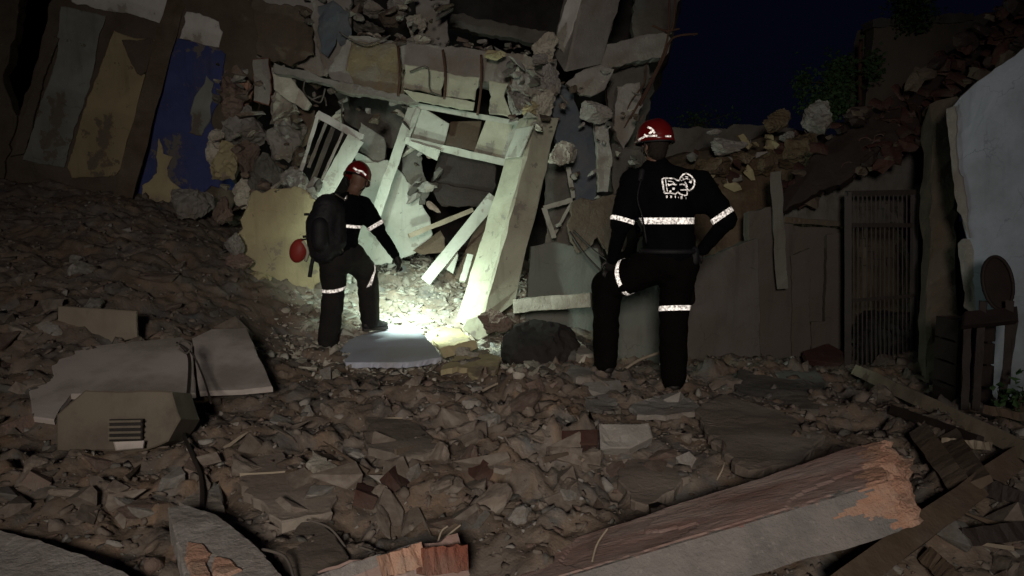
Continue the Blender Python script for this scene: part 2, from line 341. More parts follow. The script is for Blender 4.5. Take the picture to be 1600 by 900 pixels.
A = np.array([(p.x, p.y) for p in pts3]); ZC = np.array([p.z for p in pts3])
def tps(r2): return np.where(r2 > 1e-12, .5 * r2 * np.log(np.maximum(r2, 1e-12)), 0)
n_ = len(A); D2 = ((A[:, None] - A[None]) ** 2).sum(-1)
K = np.zeros((n_ + 3, n_ + 3)); K[:n_, :n_] = tps(D2) + np.eye(n_) * .02; K[:n_, n_] = 1; K[:n_, n_ + 1:] = A; K[n_, :n_] = 1; K[n_ + 1:, :n_] = A.T
WT = np.linalg.solve(K, np.concatenate([ZC, [0, 0, 0]]))
def base_z(X, Y):
    q = np.stack([X, Y], -1); z = np.full(X.shape, WT[n_]) + WT[n_ + 1] * X + WT[n_ + 2] * Y
    for i in range(n_): z = z + WT[i] * tps((X - A[i, 0]) ** 2 + (Y - A[i, 1]) ** 2)
    far = np.clip((np.maximum(np.abs(X), np.abs(Y - 5)) - 9) / 6, 0, 1)
    return z * (1 - far) + .3 * far
def axis(lo, hi, step, reach):
    mid = np.arange(lo, hi + 1e-6, step); ext = np.cumsum(step * 1.35 ** np.arange(1, 40)); ext = ext[ext < reach]
    return np.concatenate([lo - ext[::-1], mid, hi + ext])
GX = axis(-5.4, 5.2, .024, 400); GY = axis(1.8, 10.0, .024, 400)
XX, YY = np.meshgrid(GX, GY)
ZZ = base_z(XX, YY)
amp = np.clip(1 - (np.maximum(np.abs(XX), np.abs(YY - 5)) - 9) / 5, .0, 1)
nzv = np.empty(XX.size); xf, yf = XX.ravel(), YY.ravel()
for i in range(xf.size):
    p = Vector((xf[i], yf[i], 0)) 
    nzv[i] = .07 * noise.noise(p * 1.7) + .045 * noise.noise(p * 4.1) + .03 * noise.noise(p * 9.3) + .018 * noise.noise(p * 21)
ZZ = ZZ + nzv.reshape(XX.shape) * amp
def cells(size, seed):        # jittered cells: which cell each ground point belongs to, and its offset from the cell's middle
    g = np.random.default_rng(seed); n = 512; jx = g.random((n, n)); jy = g.random((n, n))
    ci = np.floor(XX / size).astype(int); cj = np.floor(YY / size).astype(int); best = np.full(XX.shape, 1e9); sec = np.full(XX.shape, 1e9)
    bi = np.zeros(XX.shape, int); bx = np.zeros(XX.shape); by = np.zeros(XX.shape)
    for a in (-1, 0, 1):
        for b in (-1, 0, 1):
            i, j = (ci + a) % n, (cj + b) % n; px = (ci + a + jx[i, j]) * size; py = (cj + b + jy[i, j]) * size
            dx, dy = XX - px, YY - py; d = dx * dx + dy * dy; m = d < best
            sec = np.where(m, best, np.minimum(sec, d)); best = np.where(m, d, best); bi = np.where(m, i * n + j, bi); bx = np.where(m, dx, bx); by = np.where(m, dy, by)
    return bi, bx, by, np.sqrt(sec) - np.sqrt(best), g
TINT = np.ones(XX.shape + (3,)); CALM = np.ones(XX.shape)
for px_, py_, Y_, r_ in ((180, 690, 4.3, .45), (130, 600, 5, .5), (230, 580, 5, .5), (360, 570, 5.1, .4), (600, 545, 7.2, .45), (620, 520, 7.5, .4), (690, 540, 7.3, .4), (1300, 790, 3.1, .4), (1150, 830, 3.0, .4), (1000, 870, 3.0, .4), (850, 900, 2.9, .4), (1200, 660, 4.7, .5), (100, 880, 2.9, .5), (340, 860, 2.9, .35), (620, 890, 2.9, .35), (1100, 700, 3.9, .4), (490, 860, 2.9, .3)):
    q_ = P(px_, py_, Y_); CALM = CALM * (1 - .75 * np.exp(-((XX - q_.x) ** 2 + (YY - q_.y) ** 2) / r_ ** 2))
CALM = CALM * (1 - .5 * np.clip((-.6 - XX) / 1.5, 0, 1) * np.clip((YY - 5.2) / 1, 0, 1)) * .85
for px_, py_, Y_, r_, h_ in ((722, 592, 6.3, .22, .15), (745, 600, 6.1, .16, .08), (690, 598, 6.1, .15, .07), (530, 580, 6.5, .3, .07), (1190, 605, 6.3, .35, .13), (620, 640, 5.2, .5, .10), (860, 640, 5.2, .4, .08), (1270, 640, 5.4, .3, .10), (420, 600, 5.8, .35, .08), (330, 700, 4.3, .3, .07), (700, 760, 3.9, .4, .06)):
    q_ = P(px_, py_, Y_); ZZ = ZZ + h_ * np.exp(-((XX - q_.x) ** 2 + (YY - q_.y) ** 2) / r_ ** 2)
Z0 = ZZ.copy()
for size, tilt, step, groove, seed in ((.46, .15, .028, .022, 1), (.19, .26, .018, .016, 2), (.09, .38, .012, .011, 3), (.05, .28, .005, .004, 4)):
    bi, bx, by, edge, g = cells(size, seed); n2 = 512 * 512
    t1 = g.normal(0, tilt, n2)[bi]; t2 = g.normal(0, tilt, n2)[bi]; hh = g.normal(0, step, n2)[bi]; on = (g.random(n2) < .75)[bi]
    ZZ = ZZ + (np.clip(bx * t1 + by * t2, -size * .3, size * .3) + hh - groove * np.clip(1 - edge / (size * .12), 0, 1)) * amp * on * CALM
    tv = 1 + g.normal(0, .10, n2)[bi]; tw = g.normal(0, .035, n2)[bi]
    TINT = TINT * np.stack([tv * (1 + tw), tv, tv * (1 - tw)], -1)
RL = ZZ - Z0; DF = nzv.reshape(XX.shape) * .35 - .001; SM = .012; RL = np.where(amp > 0, SM * np.logaddexp(RL / SM, DF / SM), RL); ZZ = Z0 + RL
DUSTY = np.clip((DF + .012 - (RL - .0)) / .02, 0, 1)[..., None]; TINT = TINT * (1 - DUSTY) + DUSTY * np.array([1.06, .98, .90])
def gz(x, y):
    i = min(max(int(np.searchsorted(GX, x)) - 1, 0), len(GX) - 2); j = min(max(int(np.searchsorted(GY, y)) - 1, 0), len(GY) - 2)
    u = (x - GX[i]) / (GX[i + 1] - GX[i]); v = (y - GY[j]) / (GY[j + 1] - GY[j])
    return float(ZZ[j, i] * (1 - u) * (1 - v) + ZZ[j, i + 1] * u * (1 - v) + ZZ[j + 1, i] * (1 - u) * v + ZZ[j + 1, i + 1] * u * v)
def npmesh(name, V, F, mats, fm=None):   # F: (n,3) or (n,4)
    me = bpy.data.meshes.new(name); me.vertices.add(len(V)); me.vertices.foreach_set('co', V.astype(np.float32).ravel())
    k = F.shape[1]; me.loops.add(F.size); me.loops.foreach_set('vertex_index', F.astype(np.int32).ravel())
    me.polygons.add(len(F)); me.polygons.foreach_set('loop_start', np.arange(0, F.size, k, dtype=np.int32))
    for m in mats: me.materials.append(m)
    if fm is not None: me.polygons.foreach_set('material_index', fm.astype(np.int32))
    me.update(calc_edges=True); o = bpy.data.objects.new(name, me); col.objects.link(o); ORG[o.name] = Vector(); return o
nx, ny = len(GX), len(GY)
idx = np.arange(nx * ny).reshape(ny, nx)
F = np.stack([idx[:-1, :-1], idx[:-1, 1:], idx[1:, 1:], idx[1:, :-1]], -1).reshape(-1, 4)
g = npmesh('ground', np.stack([XX, YY, ZZ], -1).reshape(-1, 3), F, [M['ground']]); ca = g.data.color_attributes.new('tint', 'FLOAT_COLOR', 'POINT'); qd = P(650, 490, 8.0); POOL_TINT = np.exp(-(((XX - qd.x) / 1.15) ** 2 + ((YY - qd.y) / 1.3) ** 2) ** 2)[..., None]; TINT = np.clip(TINT, .6, 1.4) * (1 + POOL_TINT * np.array([.9, 1.1, 1.2])); ca.data.foreach_set('color', np.concatenate([TINT, np.ones(XX.shape + (1,))], -1).astype(np.float32).ravel()); tag(g, 'uneven brown ground buried under broken masonry and dust', kind='structure')  # tint paler at the torch pool: plaster dust plus painted torchlight

def groundY(px, py, off=0.0, y0=2.2, y1=11):
    y = y0
    while y < y1:
        p = P(px, py, y)
        if p.z < gz(p.x, p.y) + off: return y
        y += .03
    return y1
LM = [('cream beam face', 690, 130), ('torn upper wall', 520, 60), ('upper column', 900, 60), ('window frame', 515, 240), ('standing pale block', 1275, 185), ('flat pale slab', 1135, 229), ('large brown lump', 1255, 240), ('tiled roof', 1350, 230), ('pale post', 1215, 300), ('rebar ties', 750, 100), ('upper lintel', 780, 45), ('slate blue slab', 900, 230), ('pinkish lump', 364, 152), ('round grey mortar lump', 442, 218), ('dark grey hanging lump', 424, 272), ('cut slab', 450, 130), ('door frame transom', 710, 205), ('fallen beam', 990, 80), ('low wall', 880, 440), ('triangular window bars', 870, 330), ('olive pale lump', 352, 252), ('pale caught block', 879, 240), ('blue wall top', 310, 60), ('white panel', 180, 580), ('vent cabinet', 180, 660), ('dark cable', 300, 700), ('blue-grey board', 610, 540), ('leaning column', 760, 500), ('dark boulder', 842, 545), ('second rescuer', 1000, 600), ('first rescuer', 510, 550),
 ('dark red brick', 906, 682), ('rectangular grey block', 978, 680), ('whitish fragment', 508, 722), ('fallen pillar', 1050, 790), ('torn pillar end', 1430, 760), ('wide grey-brown slab', 1190, 680), ('outbuilding wall', 1150, 560), ('iron gate', 1378, 570), ('long pale timber', 1480, 640),
 ('brick pillar stub', 640, 880), ('rounded grey slab', 500, 860), ('orange patched slab', 350, 850), ('lower left slab', 90, 870), ('flat grey slab', 450, 760), ('brown flat slab', 640, 685), ('small beige board', 150, 510), ('yellow wall fragment', 430, 440), ('blue wall', 250, 340), ('ochre-brown slab', 1015, 740), ('thin pale splinter', 778, 715), ('dark timber', 1470, 830), ('white wall', 1570, 650)]
USED = set()
def where(px, py):
    r = sorted(LM, key=lambda q: (q[1] - px) ** 2 + 2.2 * (q[2] - py) ** 2); out = []
    for nm, x, y in r[:4]:
        dx, dy = px - x, (py - y) * 1.6
        rel = ('right of' if dx > 0 else 'left of') if abs(dx) > abs(dy) else ('in front of' if dy > 0 else 'behind'); out.append(f'{rel} the {nm}')
    return r, out
def name_it(base, px, py, big):
    r, w_ = where(px, py); sz = ('small', 'middling', 'large')[0 if big < .065 else 1 if big < .1 else 2]
    for c in [f'{sz} {base} {w_[0]}', f'{sz} {base} between the {r[0][0]} and the {r[1][0]}', f'{sz} {base} {w_[1]}', f'{sz} tilted {base} {w_[0]}', f'{sz} half buried {base} {w_[0]}', f'{sz} {base} between the {r[0][0]} and the {r[2][0]}', f'{sz} chipped {base} {w_[1]}', f'{sz} dusty {base} {w_[2]}', f'{sz} loose {base} {w_[0]}', f'{sz} worn {base} {w_[1]}']:
        if c not in USED and len(c.split()) <= 16: USED.add(c); return c
    return ' '.join(c.split()[:16])
# ---------------------------------------------------------------- ruined house
house = empty('ruined_house', (-.6, 9, .9), 'collapsed concrete house with torn walls, hanging slab and leaning column', 'house')
H = dict(parent=house)
# rear walls, near-black to paint in the shade of the rooms
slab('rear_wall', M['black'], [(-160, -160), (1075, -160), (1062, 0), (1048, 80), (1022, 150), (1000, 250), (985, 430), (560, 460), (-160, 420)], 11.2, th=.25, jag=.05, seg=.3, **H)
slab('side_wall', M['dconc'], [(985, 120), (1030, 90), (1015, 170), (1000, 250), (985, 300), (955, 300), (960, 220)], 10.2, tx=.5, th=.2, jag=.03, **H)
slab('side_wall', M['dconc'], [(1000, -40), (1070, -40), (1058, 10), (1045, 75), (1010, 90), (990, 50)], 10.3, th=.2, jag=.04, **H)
# left facade
slab('facade_wall', M['brown'], [(95, -80), (480, -80), (455, 60), (420, 130), (380, 240), (360, 330), (300, 370), (150, 340), (0, 330), (-10, 270), (30, 180), (60, 90)], 9.35, tx=.5, ty=-.25, an=(200, 160), th=.22, jag=.02, seg=.15, **H)
slab('facade_wall', M['brown'], [(-200, -120), (60, -120), (25, 40), (5, 130), (25, 180), (-10, 330), (-200, 330)], 9.3, tx=.5, ty=-.25, an=(200, 160), th=.22, jag=.03, seg=.15, **H)
slab('door_jamb', M['brown'], [(82, 55), (92, 60), (62, 145), (38, 240), (15, 245), (34, 190), (58, 120)], 9.3, tx=.5, ty=-.25, an=(200, 160), th=.08, jag=.012, **H)
slab('painted_panel', M['greyg'], [(95, 10), (165, 25), (150, 80), (140, 130), (118, 195), (100, 262), (35, 250), (60, 170), (88, 90)], 9.322, tx=.5, ty=-.25, an=(200, 160), th=.025, **H, label='dull grey-green painted wall panel')
slab('painted_panel', M['yellow'], [(178, 48), (215, 60), (250, 62), (248, 85), (225, 115), (232, 122), (214, 200), (190, 262), (180, 275), (112, 278), (105, 262), (135, 160), (158, 100)], 9.322, tx=.5, ty=-.25, an=(200, 160), th=.025, **H, label='yellow ochre painted wall panel with torn upper corner')
slab('plaster_patch', M['brown'], [(190, 62), (235, 60), (250, 75), (238, 105), (220, 118), (205, 100)], 9.30, tx=.5, ty=-.25, an=(200, 160), th=.02, jag=.02, **H)
slab('painted_panel', M['white'], [(112, -30), (250, -20), (270, 8), (258, 40), (225, 28), (150, 14), (112, 3)], 9.322, tx=.5, ty=-.25, an=(200, 160), th=.025, jag=.02, **H, label='white painted strip along the top')
bar('wall_post', M['wood'], P(292, -60, 9.42), P(184, 338, 9.12), .2, .14, **H, nz=.012, segs=14)
slab('painted_panel', M['blue'], [(277, 60), (330, 70), (352, 85), (345, 150), (330, 190), (352, 260), (372, 300), (330, 290), (285, 330), (232, 330), (190, 320), (205, 255), (240, 160)], 9.322, tx=.5, ty=-.25, an=(200, 160), th=.025, **H, label='deep blue painted wall panel')
slab('painted_panel', M['white'], [(291, 18), (325, 26), (342, 34), (348, 50), (342, 74), (310, 68), (280, 60)], 9.322, tx=.5, ty=-.25, an=(200, 160), th=.025, jag=.02, **H, label='white painted square above the blue')
slab('plaster_patch', M['greyg'], [(322, 118), (334, 130), (328, 190), (315, 212), (295, 208), (300, 165)], 9.30, tx=.5, ty=-.25, an=(200, 160), th=.02, jag=.02, **H)
slab('plaster_patch', M['yplast'], [(248, 215), (255, 240), (270, 245), (262, 275), (285, 300), (270, 345), (215, 360), (222, 290), (245, 270)], 9.30, tx=.5, ty=-.25, an=(200, 160), th=.02, jag=.02, **H)
# upper floor
slab('torn_wall', M['conc'], [(400, -60), (560, -60), (545, 30), (535, 60), (545, 90), (520, 125), (505, 120), (440, 100), (415, 70)], 8.9, tx=.1, ty=-.4, th=.14, jag=.03, **H)
slab('torn_wall', M['brown'], [(395, 0), (485, 15), (490, 85), (455, 105), (400, 85)], 8.72, tx=.2, th=.1, jag=.03, **H)
slab('torn_wall', M['conc'], [(482, -40), (545, -40), (548, 35), (540, 75), (520, 112), (505, 118), (498, 85), (488, 40)], 8.6, tx=-.3, ty=-.2, th=.07, jag=.025, **H)
slab('torn_wall', M['conc'], [(640, -40), (700, -40), (700, 30), (695, 75), (650, 70), (655, 25)], 9.1, th=.12, jag=.03, **H)
slab('floor_beam', M['conc'], [(545, 55), (640, 66), (700, 72), (870, 92), (868, 130), (840, 140), (628, 108), (628, 150), (560, 135), (520, 125), (512, 110)], 8.55, tx=.3, ty=0, th=.5, jag=.02, **H)
slab('floor_beam', M['ochre'], [(548, 62), (620, 70), (634, 120), (628, 150), (560, 136), (540, 110)], 8.48, tx=.3, th=.1, jag=.02, **H)
slab('beam_face', M['cream'], [(632, 100), (694, 112), (690, 149), (630, 136)], 8.42, tx=.3, th=.06, **H)
slab('beam_face', M['cream'], [(696, 113), (750, 121), (742, 157), (694, 150)], 8.43, tx=.3, th=.06, **H)
slab('beam_face', M['cream'], [(630, 140), (742, 160), (740, 172), (650, 158)], 8.40, tx=.3, th=.07, **H)
slab('beam_face', M['cream'], [(764, 126), (795, 130), (788, 150), (800, 182), (765, 178), (768, 150)], 8.45, tx=.3, th=.06, **H)
for a, b in (((622, 72), (622, 150)), ((692, 78), (694, 155)), ((752, 86), (746, 180)), ((800, 92), (795, 150))):
    tube('rebar_tie', M['rust'], [P(a[0], a[1], 8.4), P((a[0] + b[0]) / 2 + 3, (a[1] + b[1]) / 2, 8.33), P(b[0], b[1], 8.38)], .014, **H)
slab('ceiling_lip', M['conc'], [(428, 98), (520, 125), (640, 150), (655, 160), (630, 158), (540, 145), (500, 128), (425, 112)], 8.4, tx=.2, ty=.3, th=.12, jag=.015, **H)
slab('upper_lintel', M['dconc'], [(690, 15), (860, 52), (858, 72), (700, 40)], 9.8, th=.2, jag=.02, **H)
slab('broken_wall', M['dconc'], [(520, 130), (600, 150), (650, 165), (625, 230), (590, 240), (540, 190)], 9.9, th=.15, jag=.04, **H)
slab('broken_wall', M['conc'], [(563, 190), (600, 215), (602, 240), (590, 262), (560, 248)], 9.2, th=.1, ty=.5, jag=.02, **H)
slab('broken_wall', M['pgreen'], [(552, 235), (590, 255), (594, 262), (560, 262)], 9.05, th=.1, jag=.01, **H)
# columns
def column(name, m, bot, top, segs=14, nz=.008, seed=1, mats=None, **k):
    rr = random.Random(seed); vs = []; fs = []; fm = []
    B = [P(*p) for p in bot]; T = [P(*p) for p in top]
    for L in (B, T): L.append(L[0] + (L[2] - L[1]))
    # four corners, each with a chamfer vertex pair
    for i in range(segs + 1):
        f = i / segs; C4 = [B[j].lerp(T[j], f) for j in range(4)]
        for j in range(4):
            pv, nx_ = C4[j - 1], C4[(j + 1) % 4]
            ch = .018 + .03 * max(0, noise.noise(Vector((i * .9, j * 7.7, seed))))
            e = lambda: Vector((rr.uniform(-1, 1), rr.uniform(-1, 1), rr.uniform(-1, 1))) * nz
            vs.append(C4[j] + (pv - C4[j]).normalized() * ch + e()); vs.append(C4[j] + (nx_ - C4[j]).normalized() * ch + e())
    for i in range(segs):
        for k_ in range(8):
            fs.append([i * 8 + k_, i * 8 + (k_ + 1) % 8, (i + 1) * 8 + (k_ + 1) % 8, (i + 1) * 8 + k_])
    fs.append(list(reversed(range(8)))); fs.append([segs * 8 + k_ for k_ in range(8)])
    return meshobj(name, vs, fs, m, **k)
column('column', M['cream'], [(712, 500, 8.0), (748, 516, 7.72), (806, 470, 7.95)], [(808, 186, 8.55), (838, 180, 8.3), (874, 185, 8.5)], parent=house)
slab('column_joint', M['pgreen'], [(806, 200), (832, 196), (812, 245), (788, 248)], 8.16, tx=-2.2, ty=.55, th=.02, jag=.004, **H)
slab('column_foot', M['cream'], [(728, 498), (752, 490), (770, 498), (762, 525), (740, 528), (722, 512)], 7.62, ty=.4, th=.15, jag=.02, **H)
column('upper_column', M['conc'], [(862, 78, 8.9), (884, 112, 8.55), (940, 100, 8.8)], [(900, -90, 9.0), (930, -90, 8.6), (1000, -90, 8.8)], seed=3, parent=house)
slab('column_lit_face', M['white'], [(893, -20), (911, -10), (895, 45), (880, 82), (866, 72), (872, 40)], 8.62, tx=-1.5, th=.03, jag=.012, **H)  # white sheet paints the light on the upper column's left face
# broken pieces round the column head
slab('fallen_beam', M['conc'], [(938, 72), (1000, 55), (1042, 48), (1050, 62), (1040, 88), (985, 98), (940, 112), (905, 118)], 8.9, tx=.5, ty=.2, th=.25, jag=.015, **H)
slab('broken_slab', M['conc'], [(884, 130), (900, 115), (940, 100), (960, 108), (945, 140), (925, 150), (908, 148)], 8.4, tx=.2, th=.12, jag=.015, **H)
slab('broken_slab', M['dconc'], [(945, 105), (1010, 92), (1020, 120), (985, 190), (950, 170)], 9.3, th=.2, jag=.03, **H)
slab('broken_slab', M['gblue'], [(868, 128), (895, 140), (905, 175), (925, 200), (935, 250), (930, 330), (900, 330), (880, 240), (868, 215), (864, 170)], 8.75, tx=.4, ty=.1, th=.12, jag=.015, **H, label='slate blue slab hanging beside the column')
slab('broken_slab', M['conc'], [(965, 135), (1000, 128), (1005, 165), (985, 215), (972, 238), (958, 200)], 8.9, tx=.6, th=.12, jag=.02, **H)
slab('broken_slab', M['conc'], [(930, 190), (948, 195), (958, 250), (950, 300), (935, 300)], 8.5, tx=.3, th=.1, jag=.012, **H)
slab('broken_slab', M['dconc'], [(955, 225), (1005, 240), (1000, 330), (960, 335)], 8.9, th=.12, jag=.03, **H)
slab('broken_slab', M['brown'], [(900, 312), (965, 306), (985, 330), (975, 392), (950, 400), (935, 372), (905, 395), (885, 350)], 8.1, tx=.2, ty=.2, th=.1, jag=.025, **H)
slab('low_wall', M['ggreen'], [(830, 385), (862, 378), (935, 388), (950, 500), (930, 520), (820, 515), (826, 430)], 8.25, tx=.2, ty=.15, th=.15, jag=.01, **H, label='grey-green low wall behind the leaning column')
slab('low_wall', M['ggreen'], [(955, 455), (1035, 440), (1040, 570), (985, 585), (965, 560)], 7.5, tx=.1, ty=.4, th=.1, jag=.01, **H)
slab('low_wall', M['dconc'], [(850, 245), (905, 250), (930, 330), (945, 400), (850, 400)], 8.9, th=.12, jag=.02, **H)
for a, b, wd in (((888, 262), (896, 310), .045), ((850, 325), (895, 312), .05), ((850, 325), (866, 372), .05), ((862, 372), (893, 318), .03)):
    bar('window_bar', M['pgreen'], P(*a, 8.55), P(*b, 8.5), wd, .05, **H)
# pale plaster wall beyond the first rescuer
slab('inner_wall', M['pgreen'], [(556, 255), (606, 250), (630, 272), (648, 296), (662, 325), (672, 340), (676, 365), (655, 392), (610, 412), (556, 420)], 9.0, tx=.25, ty=.2, th=.14, jag=.018, **H)
slab('inner_wall', M['dconc'], [(636, 225), (655, 232), (660, 262), (672, 300), (664, 318), (645, 290), (628, 268), (630, 240)], 8.95, tx=.25, th=.15, jag=.02, **H)
slab('inner_wall', M['yplast'], [(393, 300), (430, 293), (490, 296), (500, 330), (505, 440), (470, 470), (400, 430), (366, 398), (378, 350)], 8.0, tx=.35, ty=.25, th=.16, jag=.035, **H, label='yellow plastered wall fragment beside the first rescuer')

# ---------------------------------------------------------------- door frame with transom
fr = empty('door_frame', P(690, 330, 8.7), 'tilted pale door frame with transom panels left of the leaning column', 'door frame')
Fp = dict(parent=fr)
bar('stile', M['pgreen'], P(648, 160, 8.75), P(582, 350, 8.5), .105, .07, **Fp, segs=12)
bar('stile', M['pgreen'], P(806, 190, 8.8), P(786, 255, 8.75), .07, .06, **Fp)
bar('stile', M['pgreen'], P(654, 170, 8.70), P(634, 222, 8.65), .05, .05, **Fp)
bar('top_rail', M['pgreen'], P(640, 163, 8.72), P(812, 193, 8.78), .055, .07, **Fp)
bar('mid_rail', M['pgreen'], P(634, 219, 8.66), P(795, 255, 8.72), .075, .07, **Fp)
bar('mid_rail', M['pgreen'], P(640, 224, 8.60), P(686, 243, 8.6), .05, .05, w2=.12, **Fp)
slab('transom_panel', M['pgreen'], [(646, 170), (664, 170), (702, 193), (694, 226), (638, 216)], 8.74, th=.02, jag=.003, **Fp, label='pale green transom panel')
slab('transom_panel', M['wood'], [(704, 190), (753, 188), (743, 236), (694, 226)], 8.95, th=.02, jag=.003, **Fp, label='bare brown wooden transom panel')
slab('transom_panel', M['cream'], [(760, 186), (804, 190), (788, 250), (740, 238)], 8.76, th=.02, jag=.003, **Fp, label='cream transom panel')
slab('hanging_board', M['dwood'], [(692, 230), (752, 244), (775, 258), (776, 290), (768, 305), (735, 300), (672, 285), (684, 250)], 9.0, tx=.3, th=.03, jag=.012, label='dark brown board hanging inside the doorway under the transom', cat='board')
slab('hanging_board', M['dwood'], [(668, 283), (765, 300), (752, 325), (690, 322)], 8.9, tx=.3, ty=.6, th=.03, jag=.01, label='lower dark board sagging across the doorway below the hanging one', cat='board')
# window frame standing askew
wf = empty('window_frame', P(515, 310, 8.3), 'white window frame fallen askew above the first rescuer', 'window frame')
Wp = dict(parent=wf)
bar('stile', M['white'], P(498, 176, 8.35), P(470, 268, 8.3), .035, .05, **Wp)
bar('rail', M['white'], P(496, 178, 8.35), P(566, 216, 8.3), .075, .05, **Wp)
bar('stile', M['pgreen'], P(556, 216, 8.28), P(500, 315, 8.2), .17, .05, w2=.15, **Wp, segs=10)
bar('slat', M['dconc'], P(522, 196, 8.5), P(486, 290, 8.45), .05, .03, **Wp)
bar('slat', M['conc'], P(512, 186, 8.42), P(482, 262, 8.4), .03, .03, **Wp)
bar('slat', M['white'], P(536, 206, 8.5), P(492, 305, 8.45), .025, .03, **Wp)

# planks and boards in the doorway
G1 = 'loose timber leaning in the doorway'
bar('plank', M['pwood'], P(639, 369, 8.5), P(738, 328, 8.8), .05, .05, label='thin pale stick jutting up to the right in the doorway', cat='plank', group=G1)
bar('plank', M['pgreen'], P(664, 440, 8.3), P(772, 308, 8.6), .11, .04, w2=.14, label='broad pale plank leaning from the floor to the column', cat='plank', group=G1)
bar('plank', M['pgreen'], P(722, 440, 8.1), P(735, 398, 8.2), .06, .04, label='short pale offcut standing against the column foot', cat='plank', group=G1)
bar('plank', M['wood'], P(722, 440, 8.5), P(765, 330, 8.9), .17, .04, label='wide brown board behind the pale leaning plank', cat='plank', group=G1)
slab('glass_shard', M['pgreen'], [(693, 392), (712, 378), (716, 400), (708, 428), (696, 420)], 8.45, ty=.2, th=.012, jag=.004, label='greenish triangular sheet between the leaning plank and column', cat='shard')
slab('board', M['wood'], [(645, 392), (688, 360), (695, 372), (696, 394), (660, 398)], 8.8, ty=.3, th=.03, jag=.006, label='brown triangular board lying behind the thin stick', cat='board')

# ---------------------------------------------------------------- hanging masonry beside the blue wall
HL = [('pink', 364, 152, 52, 84, 'rounded pinkish lump with orange clay core'), ('orange', 374, 146, 30, 52, 'orange clay block wedged in the pinkish lump'),
 ('conc', 382, 200, 66, 62, 'grey-brown lump under the pinkish one'), ('lime', 334, 152+90, 32, 36, 'small pale lump against the blue wall'), ('yplast', 352, 252, 50, 58, 'olive pale lump beside the blue wall'),
 ('pink', 386, 252, 40, 52, 'ribbed pinkish block in the hanging masonry'), ('lime', 446, 170, 48, 66, 'pale dusty lump under the cut slab'), ('conc', 442, 218, 66, 62, 'round grey mortar lump in the middle'),
 ('dconc', 424, 272, 44, 62, 'dark grey lump under the round mortar one'), ('conc', 458, 284, 48, 44, 'grey lump on top of the yellow wall fragment'), ('lime', 384, 302, 34, 46, 'pale lump above the yellow wall fragment'),
 ('conc', 300, 315, 56, 56, 'grey block at the foot of the blue wall'), ('pink', 348, 332, 34, 38, 'light pinkish block near the yellow wall fragment'), ('brown', 470, 245, 30, 40, 'brown lump beside the window frame'),
 ('lime', 336, 210, 22, 20, 'tiny pale lump on the blue wall'), ('dconc', 398, 285, 30, 50, 'dark lump between two pale ones')]
for i, (mm, x, y, ww, hh, lb) in enumerate(HL):
    lump('masonry_lump', M[mm], x, y, 8.75 if x > 320 else 8.9, ww, hh, seed=40 + i, label=lb, cat='masonry lump', group='lumps of broken masonry hanging in a column')
slab('masonry_slab', M['conc'], [(394, 92), (420, 90), (424, 120), (420, 165), (396, 158)], 8.6, tx=.3, th=.12, jag=.012, label='upright grey slab with red edge above the hanging lumps', cat='slab', edge=M['red'])
slab('masonry_slab', M['lime'], [(424, 105), (446, 108), (464, 135), (486, 162), (480, 172), (452, 158), (428, 140)], 8.5, tx=.3, th=.1, jag=.01, label='pale cut slab slanting over the hanging lumps', cat='slab')
slab('board', M['wood'], [(462, 168), (492, 172), (486, 222), (470, 232), (458, 200)], 8.9, th=.03, jag=.01, label='brown board beside the tilted window frame', cat='board')
for i, (a, b, c) in enumerate((((480, 150), (500, 160), (508, 138)), ((478, 118), (474, 138), (478, 150)), ((486, 156), (505, 150), (510, 165)), ((535, 160), (534, 178), (537, 200)))):
    tube('bent_rod', M['wire'], [P(*a, 8.4), P(*b, 8.4), P(*c, 8.35)], .009, label=('curled pale rod under the floor beam', 'short upright wire near the cut slab', 'lower curled rod beside the window frame', 'straight rod above the window frame')[i], cat='rod', group='bent rods under the floor beam')
for i, (x, y, ww, hh, mm) in enumerate(((395, 440, 46, 30, 'yplast'), (430, 462, 60, 34, 'stone'), (470, 476, 40, 28, 'lime'), (376, 410, 34, 34, 'pink'), (365, 380, 24, 40, 'conc'))):
    lump('masonry_lump', M[mm], x, y, 7.75, ww, hh, seed=260 + i, label=('yellow lump broken from the foot of the yellow wall fragment', 'brown lump under the yellow wall fragment', 'pale lump by the first rescuer under the yellow wall', 'pinkish lump left of the yellow wall foot', 'upright grey lump at the left edge of the yellow wall')[i], cat='masonry lump')
# pale lump caught on the column's right, and rubble at the column head
lump('masonry_lump', M['lime'], 879, 240, 8.1, 52, 42, seed=71, label='pale rounded block caught on the right side of the column', cat='masonry lump')
lump('masonry_lump', M['conc'], 932, 172, 8.3, 44, 34, seed=72, label='grey block on the slate blue slab', cat='masonry lump')
HD = [(820, 130, 44, 40), (845, 160, 34, 44), (858, 118, 32, 40), (832, 168, 30, 26), (808, 160, 34, 44), (852, 75, 34, 40), (846, 95, 26, 20), (775, 85, 28, 14), (860, 140, 26, 36), (815, 108, 30, 20)]
for i, (x, y, ww, hh) in enumerate(HD):
    lump('masonry_lump', M[('conc', 'lime', 'conc', 'yplast')[i % 4]], x, y, 8.3 + .05 * (i % 3), ww, hh, seed=90 + i, label=('grey crumbled lump at the left foot of the column head', 'pale crumbled lump in the middle of the column head', 'grey lump hugging the right of the column head', 'yellowish lump low in the middle of the column head', 'grey lump hanging under the cream beam end', 'pale upright lump right above the column head', 'small grey lump left of the upper column foot', 'flat yellowish lump on the upper floor edge near the upper column', 'grey lump below the upper column foot', 'small pale lump left of the column head')[i], cat='masonry lump', group='crumbled concrete lumps at the column head', rough=.26)

